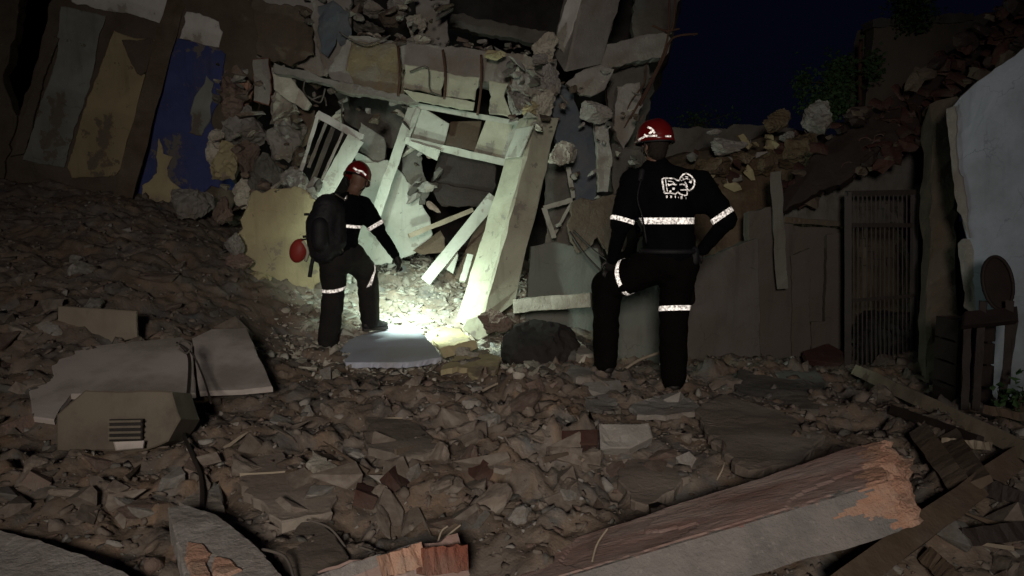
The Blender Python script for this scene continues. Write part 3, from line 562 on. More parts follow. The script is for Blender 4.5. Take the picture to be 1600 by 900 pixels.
# loose debris lying on the upper floor edge
HP = []
for i in range(60):
    x = random.uniform(555, 860); y = 58 + (x - 545) * .11 - random.uniform(0, 16); sz = random.uniform(5, 16)
    HP.append((x, y, sz))
for i, (x, y, sz) in enumerate(HP):
    bm = hullmesh(300 + i % 9, flat=.5)
    s = sz * 8.7 / FPX / 2; bmesh.ops.transform(bm, matrix=Matrix.Translation(P(x, y, 8.7)) @ Matrix.Rotation(random.uniform(-.5, .5), 4, 'Y') @ Matrix.Rotation(random.uniform(0, 6), 4, 'Z') @ Matrix.Diagonal((s * random.uniform(1, 1.8), s, s, 1)), verts=bm.verts)
    tag(bmobj('floor_debris', bm, M[('conc', 'lime', 'pink', 'dconc')[i % 4]]), name_it(('grey', 'pale', 'pinkish', 'dark')[i % 4] + ' fragment on the upper floor edge', x, y, s * 4), 'fragment', 'fragments along the upper floor edge')
for i, (x, y, ww, hh, mm) in enumerate(((580, 15, 50, 30, 'conc'), (605, 28, 46, 26, 'brown'), (648, 40, 28, 30, 'lime'), (560, 5, 40, 30, 'dconc'), (625, 8, 44, 24, 'conc'), (570, 45, 60, 26, 'dconc'))):
    lump('masonry_lump', M[mm], x, y, 8.9, ww, hh, rot=.4, seed=120 + i, label=('long grey lump high on the upper floor', 'brown lump high on the upper floor', 'pale squarish lump on the upper floor', 'dark lump at the top of the upper floor', 'second grey lump beside the torn wall', 'dark low lump at the foot of the upper debris')[i], cat='masonry lump', group='lumps on the upper floor')
CM = []
for n_f, x0, x1, y0, y1, Yf in ((42, 335, 488, 95, 330, 8.6), (26, 430, 640, 118, 200, 8.75), (40, 858, 1005, 110, 400, 8.35), (40, 470, 700, -5, 75, 8.6), (20, 790, 870, 90, 200, 8.1), (14, 636, 690, 225, 330, 8.85), (16, 393, 500, 285, 310, 8.1)):
    for _ in range(n_f): CM.append((random.uniform(x0, x1), random.uniform(y0, y1), Yf + random.uniform(-.1, .15)))
for i, (x, y, Yf) in enumerate(CM):
    kk = random.choice(('conc', 'lime', 'pink', 'dconc', 'conc', 'brown')); sz = random.uniform(.025, .085) * (.7 if x > 850 else 1)
    bm = lumpmesh(1300 + i % 23, sub=2, rough=.25) if i % 2 else hullmesh(1200 + i % 17, .55, 12)
    bmesh.ops.transform(bm, matrix=Matrix.Translation(P(x, y, Yf)) @ Matrix.Rotation(random.uniform(-.9, .9), 4, 'Y') @ Matrix.Rotation(random.uniform(0, 6), 4, 'Z') @ Matrix.Diagonal((sz * random.uniform(1, 1.9), sz, sz * random.uniform(.6, 1), 1)), verts=bm.verts)
    tag(bmobj('masonry_fragment', bm, M[kk]), name_it({'conc': 'grey', 'lime': 'pale', 'pink': 'pinkish', 'dconc': 'dark', 'brown': 'brown'}[kk] + ' masonry fragment', x, y, sz * 1.3), 'masonry fragment', 'crushed masonry in the ruined house')
# hanging reinforcement and wires by the night sky
RB = [([(1046, -20), (1043, 60), (1020, 120), (985, 185)], .011), ([(1090, 53), (1060, 56), (1046, 66), (1035, 95), (1000, 165)], .013), ([(1056, -20), (1052, 40), (1040, 50)], .012),
 ([(1030, 95), (1024, 115), (975, 200)], .009), ([(1010, 100), (1006, 130), (985, 160), (975, 185)], .009), ([(1062, 45), (1040, 48), (1020, 40)], .011)]
for i, (pp, r) in enumerate(RB):
    tube('rebar', M['rust'], [P(x, y, 8.9) for x, y in pp], r, label=('long rusty rod dropping past the fallen beam', 'rusty rod jutting out against the night sky', 'rusty rod high at the edge of the house', 'thin rod hanging lowest beside the sky', 'short bent rod in front of the fallen beam', 'short stub rod near the roof edge')[i], cat='rebar', group='rods hanging from the house corner')
for i, ps in enumerate(([(640, 112), (668, 105), (672, 140), (690, 150)], [(800, 150), (812, 128), (830, 112), (850, 120)], [(806, 145), (802, 165), (812, 175)], [(530, 50), (570, 70), (610, 55)])):
    tube('cable', M['wire'], [P(x, y, 8.3) for x, y in ps], .008, label=('thin loop of cable across the cream beam face', 'cable arching at the column head', 'short cable hanging at the column head', 'cable trailing over the upper floor')[i], cat='cable', group='cables on the floor beam')
slab('hanging_sheet', M['gblue'], [(496, 10), (520, 0), (545, 20), (548, 60), (535, 75), (525, 60), (512, 90), (500, 80)], 8.5, tx=-.5, th=.015, jag=.02, label='torn grey sheet hanging from the upper wall', cat='sheet')

# ---------------------------------------------------------------- right side: heap, walls, gate, tiled roof
def heap(name, m, outline_px, Y, label, dep=1.4, seed=5):
    # a rounded bank of debris: rows of points rising to the traced skyline
    vs = []; fs = []; n = 46; rws = 12
    xs = [outline_px[0][0] + (outline_px[-1][0] - outline_px[0][0]) * i / n for i in range(n + 1)]
    top = np.interp(xs, [p[0] for p in outline_px], [p[1] for p in outline_px])
    for r in range(rws + 1):
        f = r / rws
        for i, x in enumerate(xs):
            T = P(x, top[i], Y + dep / 2); zb = .3
            a = f * pi; yy = Y + dep / 2 - cos(a) * dep / 2 * 1.5; z = zb + (T.z - zb) * sin(a) ** .6 if 0 < f < 1 else zb
            q = Vector((T.x, yy, z)); nn = noise.fractal(q * 4 + Vector((seed, 0, 0)), 1, 2, 4) * .09
            vs.append(q + Vector((nn * .5, nn, nn * .8)))
    for r in range(rws):
        for i in range(n): a = r * (n + 1) + i; fs.append([a, a + 1, a + n + 2, a + n + 1])
    return tag(meshobj(name, vs, fs, m), label, kind='structure')
M['heap'] = mat('ochre_debris', (.125, .09, .055), (.085, .06, .038), scale=5, bump=1, bscale=20, dirt=(.22, .18, .13), dirt_amt=.5)
heap('debris_bank', M['heap'], [(1030, 250), (1080, 232), (1120, 228), (1180, 215), (1240, 205), (1300, 215), (1340, 260), (1370, 300)], 8.9, 'bank of brown debris against the roof behind the second rescuer')
BK = [(1135, 229, 62, 24, 'conc', 'flat pale slab on the debris bank behind the second rescuer'), (1118, 207, 22, 10, 'conc', 'thin pale fragment above the flat slab on the bank'), (1275, 185, 54, 62, 'conc', 'squarish pale block standing on the debris bank'),
 (1255, 240, 66, 54, 'heap', 'large brown lump at the middle of the debris bank'), (1215, 190, 40, 30, 'heap', 'brown lump left of the standing pale block'), (1195, 255, 44, 40, 'heap', 'darker lump low on the debris bank'), (1110, 262, 60, 36, 'heap', 'brown lump behind the rescuer shoulder'),
 (1160, 245, 40, 24, 'heap', 'small brown lump under the flat slab'), (1290, 250, 36, 44, 'heap', 'brown lump near the tiled roof'), (1230, 215, 30, 20, 'conc', 'small pale lump by the standing block')]
for i, (x, y, ww, hh, mm, lb) in enumerate(BK):
    lump('rubble_block', M[mm], x, y, 8.7, ww, hh, seed=150 + i, label=lb, cat='rubble block', group='blocks on the debris bank')
for i in range(60):
    x = random.uniform(1060, 1330); y = np.interp(x, [1060, 1120, 1180, 1240, 1300, 1330], [240, 228, 215, 205, 215, 250]) + random.uniform(-4, 70); s = random.uniform(.02, .075)
    bm = hullmesh(330 + i % 9, flat=.6); bmesh.ops.transform(bm, matrix=Matrix.Translation(P(x, y, 8.75)) @ Matrix.Rotation(random.uniform(0, 6), 4, Vector((.3, .5, 1)).normalized()) @ Matrix.Diagonal((s * 1.5, s, s, 1)), verts=bm.verts)
    FR = name_it(('brown', 'grey', 'reddish', 'ochre')[i % 4] + ' fragment in the debris bank', x, y, s * 1.6)
    tag(bmobj('bank_fragment', bm, M[('heap', 'conc', 'tile', 'yplast')[i % 4]]), FR, 'fragment', 'fragments in the debris bank')

rw = empty('side_building', P(1290, 560, 7.9), 'low plastered outbuilding with an iron gate and a caved tiled roof', 'building')
S = dict(parent=rw)
slab('wall', M['oconc'], [(1045, 420), (1090, 408), (1185, 372), (1190, 570), (1110, 600), (1050, 590)], 7.7, tx=.3, ty=.1, th=.15, jag=.01, **S, label='dusty grey boundary wall with sloping top')
slab('wall', M['obrown'], [(1170, 330), (1240, 318), (1240, 560), (1180, 575)], 7.9, tx=.2, th=.15, jag=.015, **S)
slab('wall', M['dconc'], [(1225, 325), (1465, 195), (1470, 350), (1325, 352), (1228, 345)], 7.95, tx=.2, th=.14, jag=.012, **S)
slab('wall_coping', M['brown'], [(1225, 338), (1330, 346), (1330, 356), (1225, 348)], 7.88, tx=.2, th=.1, jag=.006, **S)
slab('wall', M['obrown'], [(1230, 352), (1326, 358), (1330, 560), (1235, 575)], 7.97, tx=.2, th=.14, jag=.012, **S)
slab('wall_panel', M['obrown'], [(1236, 400), (1266, 388), (1266, 556), (1238, 560)], 7.9, tx=.2, th=.06, jag=.01, **S)
slab('wall_panel', M['obrown'], [(1268, 504), (1289, 504), (1293, 366), (1322, 362), (1324, 545), (1268, 556)], 7.9, tx=.2, th=.06, jag=.01, **S)
bar('post', M['oconc'], P(1212, 268, 7.75), P(1222, 450, 7.7), .10, .10, **S, nz=.008, segs=12)
column('pier', M['brown'], [(1434, 640, 6.9), (1446, 650, 6.7), (1496, 640, 6.6)], [(1440, 200, 7.2), (1458, 160, 6.9), (1500, 150, 6.8)], seed=8, nz=.02, segs=22, parent=rw)
# rear wall behind the gate, room shade painted in as near-black
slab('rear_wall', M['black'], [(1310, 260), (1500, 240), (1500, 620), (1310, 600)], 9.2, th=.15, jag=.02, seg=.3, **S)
# white wall nearest on the right
slab('white_wall', M['wwall'], [(1482, 172), (1500, 150), (1528, 125), (1575, 92), (1700, -10), (1900, -100), (1900, 760), (1600, 700), (1560, 640), (1530, 560), (1520, 430), (1502, 340), (1492, 250)], 6.15, tx=-1.3, ty=0, th=.22, jag=.014, an=(1490, 400), **S, edge=M['brown'], label='whitewashed wall with stained and torn left edge')
slab('plaster_patch', M['conc'], [(1478, 170), (1492, 165), (1496, 250), (1512, 330), (1515, 372), (1495, 330), (1484, 240)], 6.1, tx=-1.2, th=.05, jag=.012, **S)
slab('plaster_patch', M['conc'], [(1496, 380), (1515, 372), (1526, 420), (1530, 500), (1505, 480)], 6.05, tx=-1.2, th=.06, jag=.02, **S)
# sagging tiled roof: board and its tiles
rt = slab('roof', M['dwood'], [(1210, 335), (1225, 300), (1290, 222), (1345, 178), (1400, 150), (1470, 95), (1520, 55), (1620, -30), (1700, -70), (1700, 20), (1600, 66), (1500, 138), (1462, 204), (1350, 262), (1260, 312)], 7.5, tx=-1.0, ty=1.2, th=.1, jag=.02, **S)
tile_me = None
def tile_mesh():
    vs = []; fs = []; n = 6
    for e in range(2):
        for rr_ in (.075, .062):
            for i in range(n + 1):
                a = pi * i / n; r = rr_ * (1 - .12 * e); vs.append((cos(a) * r, e * .36 - .18, sin(a) * r * .7))
    k = n + 1
    for i in range(n):
        fs += [[i, i + 1, 2 * k + i + 1, 2 * k + i], [k + i + 1, k + i, 3 * k + i, 3 * k + i + 1], [i + 1, i, k + i, k + i + 1], [2 * k + i, 2 * k + i + 1, 3 * k + i + 1, 3 * k + i]]
    fs += [[0, 2 * k, 3 * k, k], [n, k + n, 3 * k + n, 2 * k + n]]
    me = bpy.data.meshes.new('roof_tile'); me.from_pydata(vs, [], fs); me.materials.append(M['tile']); return me
TM = tile_mesh()
for i in range(150):
    f = random.random(); x = 1215 + f * 420
    lo = np.interp(x, [1215, 1260, 1350, 1462, 1500, 1600, 1640], [335, 312, 262, 204, 138, 66, 50]); hi = np.interp(x, [1215, 1225, 1290, 1345, 1400, 1470, 1520, 1640], [330, 300, 222, 178, 150, 95, 55, -45])
    y = lo + (hi - lo) * random.uniform(-.02, 1.06); Yd = 7.45 - (x - 1410) / 400 * 1.15 + random.uniform(-.06, .03) + (lo - y) / 400 * 1.2
    o = bpy.data.objects.new('roof_tile', TM); col.objects.link(o); place(o, P(x, y, Yd - .06), rw)
    o.rotation_euler = (random.gauss(.35, .4), random.gauss(-.35, .4), random.gauss(.6, .8)); s = random.uniform(.55, .95); o.scale = (s, s * random.uniform(.35, .9), s)
for i in range(60):
    x = random.uniform(1225, 1640); e = i % 2
    y = float(np.interp(x, [1215, 1260, 1350, 1462, 1500, 1600, 1640], [335, 312, 262, 204, 138, 66, 50]) if e else np.interp(x, [1215, 1225, 1290, 1345, 1400, 1470, 1520, 1640], [330, 300, 222, 178, 150, 95, 55, -45])) + random.uniform(-8, 8)
    bm = lumpmesh(1500 + i % 13, sub=2, rough=.3); z_ = random.uniform(.03, .09); Yd = 7.3 - (x - 1410) / 400 * 1.15
    bmesh.ops.transform(bm, matrix=Matrix.Translation(P(x, y, Yd)) @ Matrix.Rotation(random.uniform(-1, 1), 4, 'Y') @ Matrix.Diagonal((z_ * 1.6, z_, z_, 1)), verts=bm.verts)
    tag(bmobj('roof_fragment', bm, M[('tile', 'dwood', 'brown')[i % 3]]), name_it(('reddish', 'dark', 'brown')[i % 3] + (' fragment hanging from the roof eave' if e else ' fragment on the roof top edge'), x, y, z_), 'roof fragment', 'fragments along the tiled roof edges')
# iron gate
gt = empty('iron_gate', P(1378, 560, 7.4), 'black iron gate with thin upright bars and a worked pattern', 'gate')
GP = lambda x, y: P(x, y, 7.45)
for a, b, ww in (((1325, 300), (1325, 590), .06), ((1430, 300), (1430, 580), .05), ((1322, 302), (1432, 300), .045), ((1326, 352), (1425, 352), .04), ((1325, 470), (1428, 462), .03)):
    bar('frame_bar', M['iron'], GP(*a), GP(*b), ww, .04, parent=gt, nz=.001)
for i in range(14):
    x = 1334 + i * 6.9
    bar('gate_bar', M['iron'], GP(x, 303), GP(x + random.uniform(-.6, .6), 575), .012, .012, parent=gt, segs=1, nz=0)
for i, (x, y) in enumerate(((1352, 328), (1372, 326), (1392, 330), (1412, 326), (1345, 415), (1365, 405), (1395, 415), (1352, 385), (1398, 360), (1410, 395))):
    ww = 10; tube('scroll', M['iron'], [GP(x - ww, y), GP(x - ww, y - 12), GP(x, y - 12), GP(x, y), GP(x + ww, y), GP(x + ww, y + 10)], .006, parent=gt, sm=False, sides=4)
lump('rubble_block', M['black'], 1375, 530, 7.9, 100, 110, seed=301, label='dark heap of fallen earth behind the gate', cat='rubble block')
M['yard'] = mat('ochre_yard_wall', (.24, .21, .165), (.19, .165, .13), bump=.4)
slab('yard_wall', M['yard'], [(1336, 345), (1350, 325), (1400, 305), (1424, 310), (1424, 470), (1336, 480)], 9.0, th=.1, jag=.03, label='ochre lit yard wall seen through the bars of the gate', cat='wall')
# house further back with its planting and mast
bh = empty('back_building', P(1430, 200, 12), 'plain rendered house block rising behind the tiled roof', 'building')
M['render'] = mat('stained_render', (.17, .15, .12), (.13, .115, .095), scale=1, bump=.3, dirt=(.09, .075, .06), dirt_amt=.6, dirt_scale=.7)
slab('wall', M['render'], [(1366, 38), (1520, 26), (1700, -20), (1700, 300), (1340, 300), (1352, 180)], 12, tx=.4, th=.3, jag=.02, seg=.3, parent=bh)
slab('wall', M['render'], [(1352, 92), (1366, 38), (1352, 300), (1332, 300)], 12.2, tx=3, th=.3, jag=.01, seg=.3, parent=bh)
slab('parapet', M['dconc'], [(1364, 30), (1522, 20), (1522, 32), (1364, 42)], 11.9, tx=.4, th=.35, jag=.02, parent=bh)
tube('pole', M['rust'], [P(1345, 62, 11.6), P(1344, 130, 11.6), P(1346, 240, 11.6)], .03, label='thin upright pole at the corner of the back house', cat='pole')
def bush(px, py, Y, wpx, hpx, n, label, seed, leaf=.07):
    rr = random.Random(seed); base = P(px, py + hpx / 2, Y); t = empty('bush', base, label, 'bush', 'bushes on the far wall')
    s = Y / FPX; vs = []; fs = []; cl = [(rr.gauss(0, .33), rr.gauss(0, .4), rr.gauss(0, .33)) for _ in range(9)]
    for i in range(n):
        c = rr.choice(cl); q = P(px, py, Y) + Vector(((c[0] + rr.gauss(0, .16)) * wpx * s, (c[1] + rr.gauss(0, .16)) * wpx * s, (c[2] + rr.gauss(0, .16)) * hpx * s))
        d = Vector((rr.gauss(0, 1), rr.gauss(0, 1), rr.gauss(-.3, .7))).normalized(); e = d.cross(Vector((rr.gauss(0, 1), rr.gauss(0, 1), rr.gauss(0, 1)))).normalized() * leaf * .35
        l_ = leaf * rr.uniform(.6, 1.3); k = len(vs); nn = d.cross(e).normalized() * leaf * .15
        vs += [q, q + d * l_ * .5 + e + nn, q + d * l_, q + d * l_ * .5 - e + nn]; fs += [[k, k + 1, k + 2], [k, k + 2, k + 3]]
    fo = meshobj('foliage', vs, fs, M['leaf'], t); fo['kind'] = 'stuff'
    vs = []; fs = []
    for c in cl: tubemesh(smoothpath([base, base.lerp(P(px, py, Y), .6) + Vector((c[0] * .2, 0, 0)), P(px, py, Y) + Vector((c[0] * wpx * s, c[1] * wpx * s, c[2] * hpx * s))], 4), .014, 4, vs, fs, r2=.004)
    meshobj('stem', vs, fs, M['bark'], t)
bush(1428, 8, 11.7, 80, 50, 1800, 'green leafy bush growing over the top of the back house', 1)
bush(1318, 115, 11.4, 50, 80, 1600, 'green bush beside the thin upright pole', 2)
bush(1290, 165, 10.6, 50, 40, 700, 'low scrub above the debris bank', 3, .06)
bush(1085, 185, 14, 80, 40, 300, 'sparse scrub against the night sky beyond the second rescuer', 4, .06)
bush(1606, 625, 4.9, 60, 70, 120, 'leafy weed at the foot of the white wall', 5, .06)
# fence-like far low wall closing the yard behind the heap
slab('far_wall', M['dconc'], [(1000, 205), (1200, 195), (1330, 215), (1400, 260), (1400, 420), (1000, 420)], 10.3, th=.2, jag=.04, seg=.2, label='dark far wall behind the debris bank', cat='wall')

# old chair and crate by the white wall
ch = empty('old_chair', P(1560, 640, 5.2), 'dark wooden chair with a rounded back against the white wall', 'chair')
CY = 5.4
n = 20; ctr = P(1558, 442, CY); vs = []; fs = []
for ly, rr_ in ((0, 1), (.03, 1)):
    for i in range(n):
        a = 2 * pi * i / n; vs.append(ctr + Vector((cos(a) * .095, ly + .05 * sin(a), sin(a) * .17)))
fs = [list(reversed(range(n))), [n + i for i in range(n)]] + [[i, (i + 1) % n, n + (i + 1) % n, n + i] for i in range(n)]
meshobj('backrest', vs, fs, M['dwood'], ch)
tube('back_rim', M['dwood'], [ctr + Vector((cos(2 * pi * i / n) * .10, -.01 + .05 * sin(2 * pi * i / n), sin(2 * pi * i / n) * .175)) for i in range(n + 1)], .012, parent=ch)
slab('seat', M['dwood'], [(1508, 486), (1590, 478), (1592, 500), (1506, 508)], 5.2, ty=2.0, th=.05, jag=.002, parent=ch)
for a, b in (((1578, 470), (1572, 600)), ((1536, 470), (1525, 640)), ((1512, 505), (1508, 640)), ((1586, 500), (1560, 650))):
    bar('leg', M['dwood'], P(*a, 5.25), P(*b, 5.2), .045, .04, parent=ch)
def crate(px0, py0, px1, py1, Y, d, m, label, name='crate'):
    t = empty(name, P((px0 + px1) / 2, py1, Y), label, name)
    a, b = P(px0, py0, Y), P(px1, py1, Y); n = 4
    for i in range(n):
        z0 = b.z + (a.z - b.z) * i / n + .008; z1 = b.z + (a.z - b.z) * (i + 1) / n - .008
        for yy in (Y, Y + d): bar('slat', m, (a.x, yy, (z0 + z1) / 2), (b.x, yy, (z0 + z1) / 2), z1 - z0, .015, parent=t, side=(0, 0, 1), segs=2, nz=.002)
        for xx in (a.x, b.x): bar('slat', m, (xx, Y, (z0 + z1) / 2), (xx, Y + d, (z0 + z1) / 2), z1 - z0, .015, parent=t, side=(0, 0, 1), segs=2, nz=.002)
    for xx in (a.x + .02, b.x - .02): bar('corner_post', m, (xx, Y + .03, a.z), (xx, Y + .03, b.z), .03, .03, parent=t, side=(1, 0, 0), segs=1)
crate(1500, 500, 1548, 640, 5.5, .3, M['dwood'], 'dark slatted crate standing under the chair seat')

# ---------------------------------------------------------------- slabs and boards lying in the rubble
def lay(name, m, pts, Y, label, cat='slab', tx=0, ty=None, th=.05, jag=.012, group=None, edge=None, seg=.09, fl=.85, off=.05, an=None):
    cx = sum(p[0] for p in pts) / len(pts); cy = sum(p[1] for p in pts) / len(pts)
    if off is not None: Y = groundY(cx, cy, off, max(2.2, Y - 1.2), Y + 1.2)
    return slab(name, m, pts, Y, tx, 0, th, jag, seg, label=label, cat=cat, group=group, edge=edge, fl=fl, an=an)
YP = groundY(66, 652, .04, 3.5, 6)
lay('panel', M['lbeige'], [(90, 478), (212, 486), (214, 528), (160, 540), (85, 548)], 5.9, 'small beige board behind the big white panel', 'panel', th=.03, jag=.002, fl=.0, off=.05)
lay('panel', M['panel'], [(76, 549), (180, 536), (285, 526), (300, 540), (306, 614), (110, 616), (92, 640), (84, 656), (52, 652), (42, 594), (84, 588)], YP, 'large white laminate panel lying across the rubble on the left', 'panel', th=.035, jag=.003, fl=.5, off=None, an=(66, 652))
lay('panel', M['panel'], [(300, 528), (330, 514), (385, 512), (426, 604), (376, 610), (312, 612)], YP, 'right hand half of the broken laminate panel beyond the wires', 'panel', tx=.1, th=.035, jag=.004, fl=.5, off=None, an=(66, 652))
YC = groundY(180, 700, .03)
ac = empty('vent_cabinet', P(180, 705, YC), 'beige metal cabinet with dark louvre vent lying below the white panel', 'cabinet')
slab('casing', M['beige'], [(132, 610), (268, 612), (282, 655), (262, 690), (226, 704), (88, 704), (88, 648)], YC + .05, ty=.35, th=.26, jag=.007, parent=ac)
slab('vent_recess', M['black'], [(170, 655), (222, 654), (220, 688), (170, 690)], YC, ty=.35, th=.03, jag=.001, parent=ac)
for k in range(4):
    bar('louvre', M['beige'], P(170, 659 + k * 8.6, YC - .03), P(221, 658 + k * 8.6, YC - .03), .011, .02, parent=ac, segs=2, nz=0)
slab('lid_edge', M['panel'], [(176, 690), (224, 688), (222, 700), (180, 704)], YC - .05, ty=.6, th=.02, jag=.002, parent=ac)
# wires over the panel
WR = [([(283, 540, 4.95), (296, 560, 4.9), (294, 620, 4.7), (286, 670, 4.4), (300, 710, 4.1), (314, 745, 3.9), (316, 795, 3.6)], .011, 'thick dark cable running down over the white panel'),
 ([(276, 535, 4.95), (300, 552, 4.9), (318, 590, 4.8), (330, 630, 4.6)], .006, 'thin wire splitting from the dark cable on the panel'), ([(280, 545, 4.9), (292, 552, 4.88), (300, 538, 4.9), (286, 532, 4.95), (276, 540, 4.9)], .006, 'small loop of wire at the top of the panel'),
 ([(410, 858, 2.9), (445, 870, 2.85), (460, 905, 2.75)], .006, 'bent wire curling round the bottom slab'), ([(480, 812, 3.2), (515, 825, 3.15), (540, 855, 3.1)], .005, 'thin wire arching over the rounded grey slab'), ([(560, 854, 3.1), (590, 865, 3.05), (604, 880, 3.0)], .005, 'short wire by the broken brick pillar'),
 ([(684, 848, 3.0), (690, 830, 3.0), (700, 822, 3.0)], .004, 'short straw-like wire sprouting above the brick pillar'), ([(684, 850, 3.0), (705, 832, 3.0), (720, 820, 3.0)], .004, 'longer straw-like wire sprouting above the brick pillar'), ([(925, 878, 2.75), (933, 850, 2.8), (950, 825, 2.85)], .004, 'pale wire lying on the reddish pillar face'),
 ([(1120, 750, 3.3), (1128, 735, 3.3), (1132, 722, 3.35)], .004, 'pale wire stub behind the fallen pillar'), ([(972, 580, 6.2), (1000, 562, 6.3), (1040, 548, 6.4)], .012, 'pale stick lying between the second rescuer boots'), ([(890, 362, 7.9), (912, 395, 7.8), (940, 425, 7.7)], .012, 'dark cable slanting across the low wall'), ([(896, 360, 7.9), (925, 388, 7.8), (950, 408, 7.7)], .008, 'second dark cable above the first on the low wall'),
 ([(430, 735, 4.1), (426, 750, 4.05), (428, 765, 4.0)], .005, 'tiny dark wire standing in the middle rubble')]
for pp, r, lb in WR:
    mm = M['pwood'] if 'straw' in lb or 'pale' in lb else M['iron'] if 'dark' in lb else M['wire']
    pp = [(x_, y_, min(Y_, groundY(x_, y_, .17 if y_ < 640 else .06) - .02) if x_ < 340 else Y_) for x_, y_, Y_ in pp]
    tube('wire', mm, [P(*q) for q in pp], r, label=lb, cat='wire', group='loose wires and sticks in the rubble')
# the board the first rescuer stands on and pieces round it
lay('board', M['sheet'], [(545, 530), (600, 512), (650, 508), (688, 552), (690, 558), (640, 566), (540, 566), (530, 548)], 7.2, 'blue-grey flat board under the boot of the first rescuer', 'board', th=.05, jag=.010, fl=.62, off=.15, seg=.05)
lay('plaster_piece', M['yplast'], [(668, 512), (690, 498), (716, 510), (742, 538), (712, 545), (690, 548)], 7.5, 'yellow plaster slab at the foot of the leaning column', 'slab', th=.04, jag=.02, fl=.6, off=.07)
lay('plaster_piece', M['yplast'], [(686, 578), (710, 556), (756, 545), (785, 558), (775, 578), (745, 590), (730, 575), (712, 572)], 6.9, 'yellow plaster slab in front of the blue-grey board', 'slab', th=.045, jag=.025, fl=.6, off=.07)
bar('plank', M['yplast'], P(690, 553, 7.0), P(745, 538, 7.1), .1, .06, label='short yellow batten between the two yellow plaster slabs', cat='plank', w2=.08, nz=.01)
lump('boulder', M['black'], 844, 548, 6.95, 96, 84, seed=204, lo=.7, hi=.95, label='big dark boulder between the column foot and the second rescuer', cat='boulder', cuts=9, rough=.12)
lump('boulder', M['pink'], 775, 502, 7.3, 44, 34, seed=201, label='brown rock at the right of the column foot', cat='boulder', cuts=10)
bar('fallen_pipe', M['lime'], P(806, 478, 7.6), P(925, 468, 7.3), .13, .12, label='broken round concrete post lying behind the dark boulder', cat='post', nz=.008)
lay('slab', M['lime'], [(800, 482), (838, 486), (870, 505), (928, 552), (905, 556), (860, 520), (812, 500)], 7.1, 'long pale slab sloping over the dark boulder', 'slab', tx=-.2, th=.08, jag=.015)
lay('slab', M['conc'], [(892, 568), (925, 575), (935, 588), (900, 590), (885, 580)], 6.2, 'small pale slab left of the second rescuer boot', 'slab', th=.05)
# slabs in the middle ground
MG = [('lime', [(488, 702), (530, 728), (522, 742), (508, 740), (478, 722)], 4.2, 'whitish rectangular fragment in the middle of the rubble', 2.2, .04),
 ('tile', [(878, 672), (934, 670), (934, 694), (878, 695)], 4.55, 'dark red brick lying upright in the middle of the rubble', .5, .1),
 ('conc', [(936, 662), (1014, 660), (1020, 682), (985, 700), (938, 702)], 4.5, 'rectangular grey block beside the dark red brick', .9, .12),
 ('stone', [(960, 705), (1010, 688), (1060, 705), (1080, 745), (1010, 790), (985, 780)], 4.0, 'flat ochre-brown slab near the fallen pillar', 1.6, .07),
 ('stone', [(1085, 640), (1130, 615), (1240, 650), (1290, 680), (1250, 720), (1170, 735), (1110, 690)], 4.7, 'wide flat grey-brown slab right of the middle', 2.6, .06),
 ('conc', [(985, 632), (1020, 618), (1080, 622), (1100, 640), (1040, 650), (995, 648)], 5.2, 'thin pale slab in front of the second rescuer boot', 3.5, .04),
 ('stone', [(372, 720), (440, 705), (530, 760), (520, 800), (440, 815), (380, 770)], 3.8, 'flat grey slab left of the middle of the rubble', 2.2, .06),
 ('stone', [(570, 650), (640, 655), (700, 700), (640, 715), (575, 700)], 4.6, 'brown flat slab near the mound centre', 2.6, .06),
 ('conc', [(912, 620), (960, 612), (970, 640), (925, 650)], 5.1, 'small squarish slab above the grey block', 1.5, .06),
 ('stone', [(755, 700), (790, 712), (800, 732), (786, 735), (762, 712)], 4.2, 'thin pale splinter right of the mound centre', 2, .03),
 ('conc', [(265, 775), (280, 735), (345, 745), (350, 790), (300, 800)], 3.7, 'grey slab under the dark cable', 1.6, .06),
 ('dconc', [(1155, 575), (1210, 590), (1290, 600), (1280, 640), (1200, 640), (1150, 610)], 5.6, 'dark slab before the outbuilding wall', 2, .1),
 ('lime', [(1180, 535), (1200, 522), (1222, 535), (1218, 558), (1185, 556)], 7.2, 'pale angular stone at the foot of the outbuilding', 1, .15),
 ('tile', [(1255, 548), (1295, 536), (1330, 556), (1325, 570), (1262, 562)], 7.0, 'reddish slab by the gate foot', 1, .1),
 ('greyg', [(1215, 580), (1275, 575), (1290, 600), (1230, 610)], 6.4, 'greenish round-edged slab before the gate', 2, .12)]
for mm, pts, Y, lb, ty, th in MG: lay('slab', M[mm], pts, Y, lb, 'slab' if 'brick' not in lb else 'brick', th=th * .8, jag=.02 if ty > 1.2 else .006, group='slabs lying in the rubble', fl=.85 if ty > 1.2 else .25, off=.04 if ty > 1.2 else .09)
# bottom edge
lay('slab', M['wslab'], [(-120, 800), (0, 828), (60, 842), (120, 862), (165, 882), (200, 896), (250, 930), (120, 990), (-120, 980)], 2.75, 'long grey-white slab entering at the lower left', 'slab', tx=-.1, th=.12, jag=.006, seg=.05, off=.09)
b2 = lay('slab', M['wslab'], [(262, 792), (290, 788), (335, 802), (375, 830), (410, 862), (445, 905), (420, 940), (290, 940), (282, 860)], 2.85, 'rounded whitish slab with orange brick patches at the bottom', 'slab', tx=0, th=.14, jag=.006, seg=.05, off=.12)
YB = groundY(346, 862, .12, 1.8, 4.2) - .03
slab('brick_patch', M['orange'], [(292, 845), (315, 848), (330, 862), (322, 880), (335, 905), (300, 905), (288, 870)], YB, fl=.85, an=(346, 862), th=.03, jag=.008, seg=.04, parent=b2)
slab('brick_patch', M['orange'], [(335, 868), (360, 872), (378, 888), (350, 900), (332, 895)], YB, fl=.85, an=(346, 862), th=.03, jag=.008, seg=.04, parent=b2)
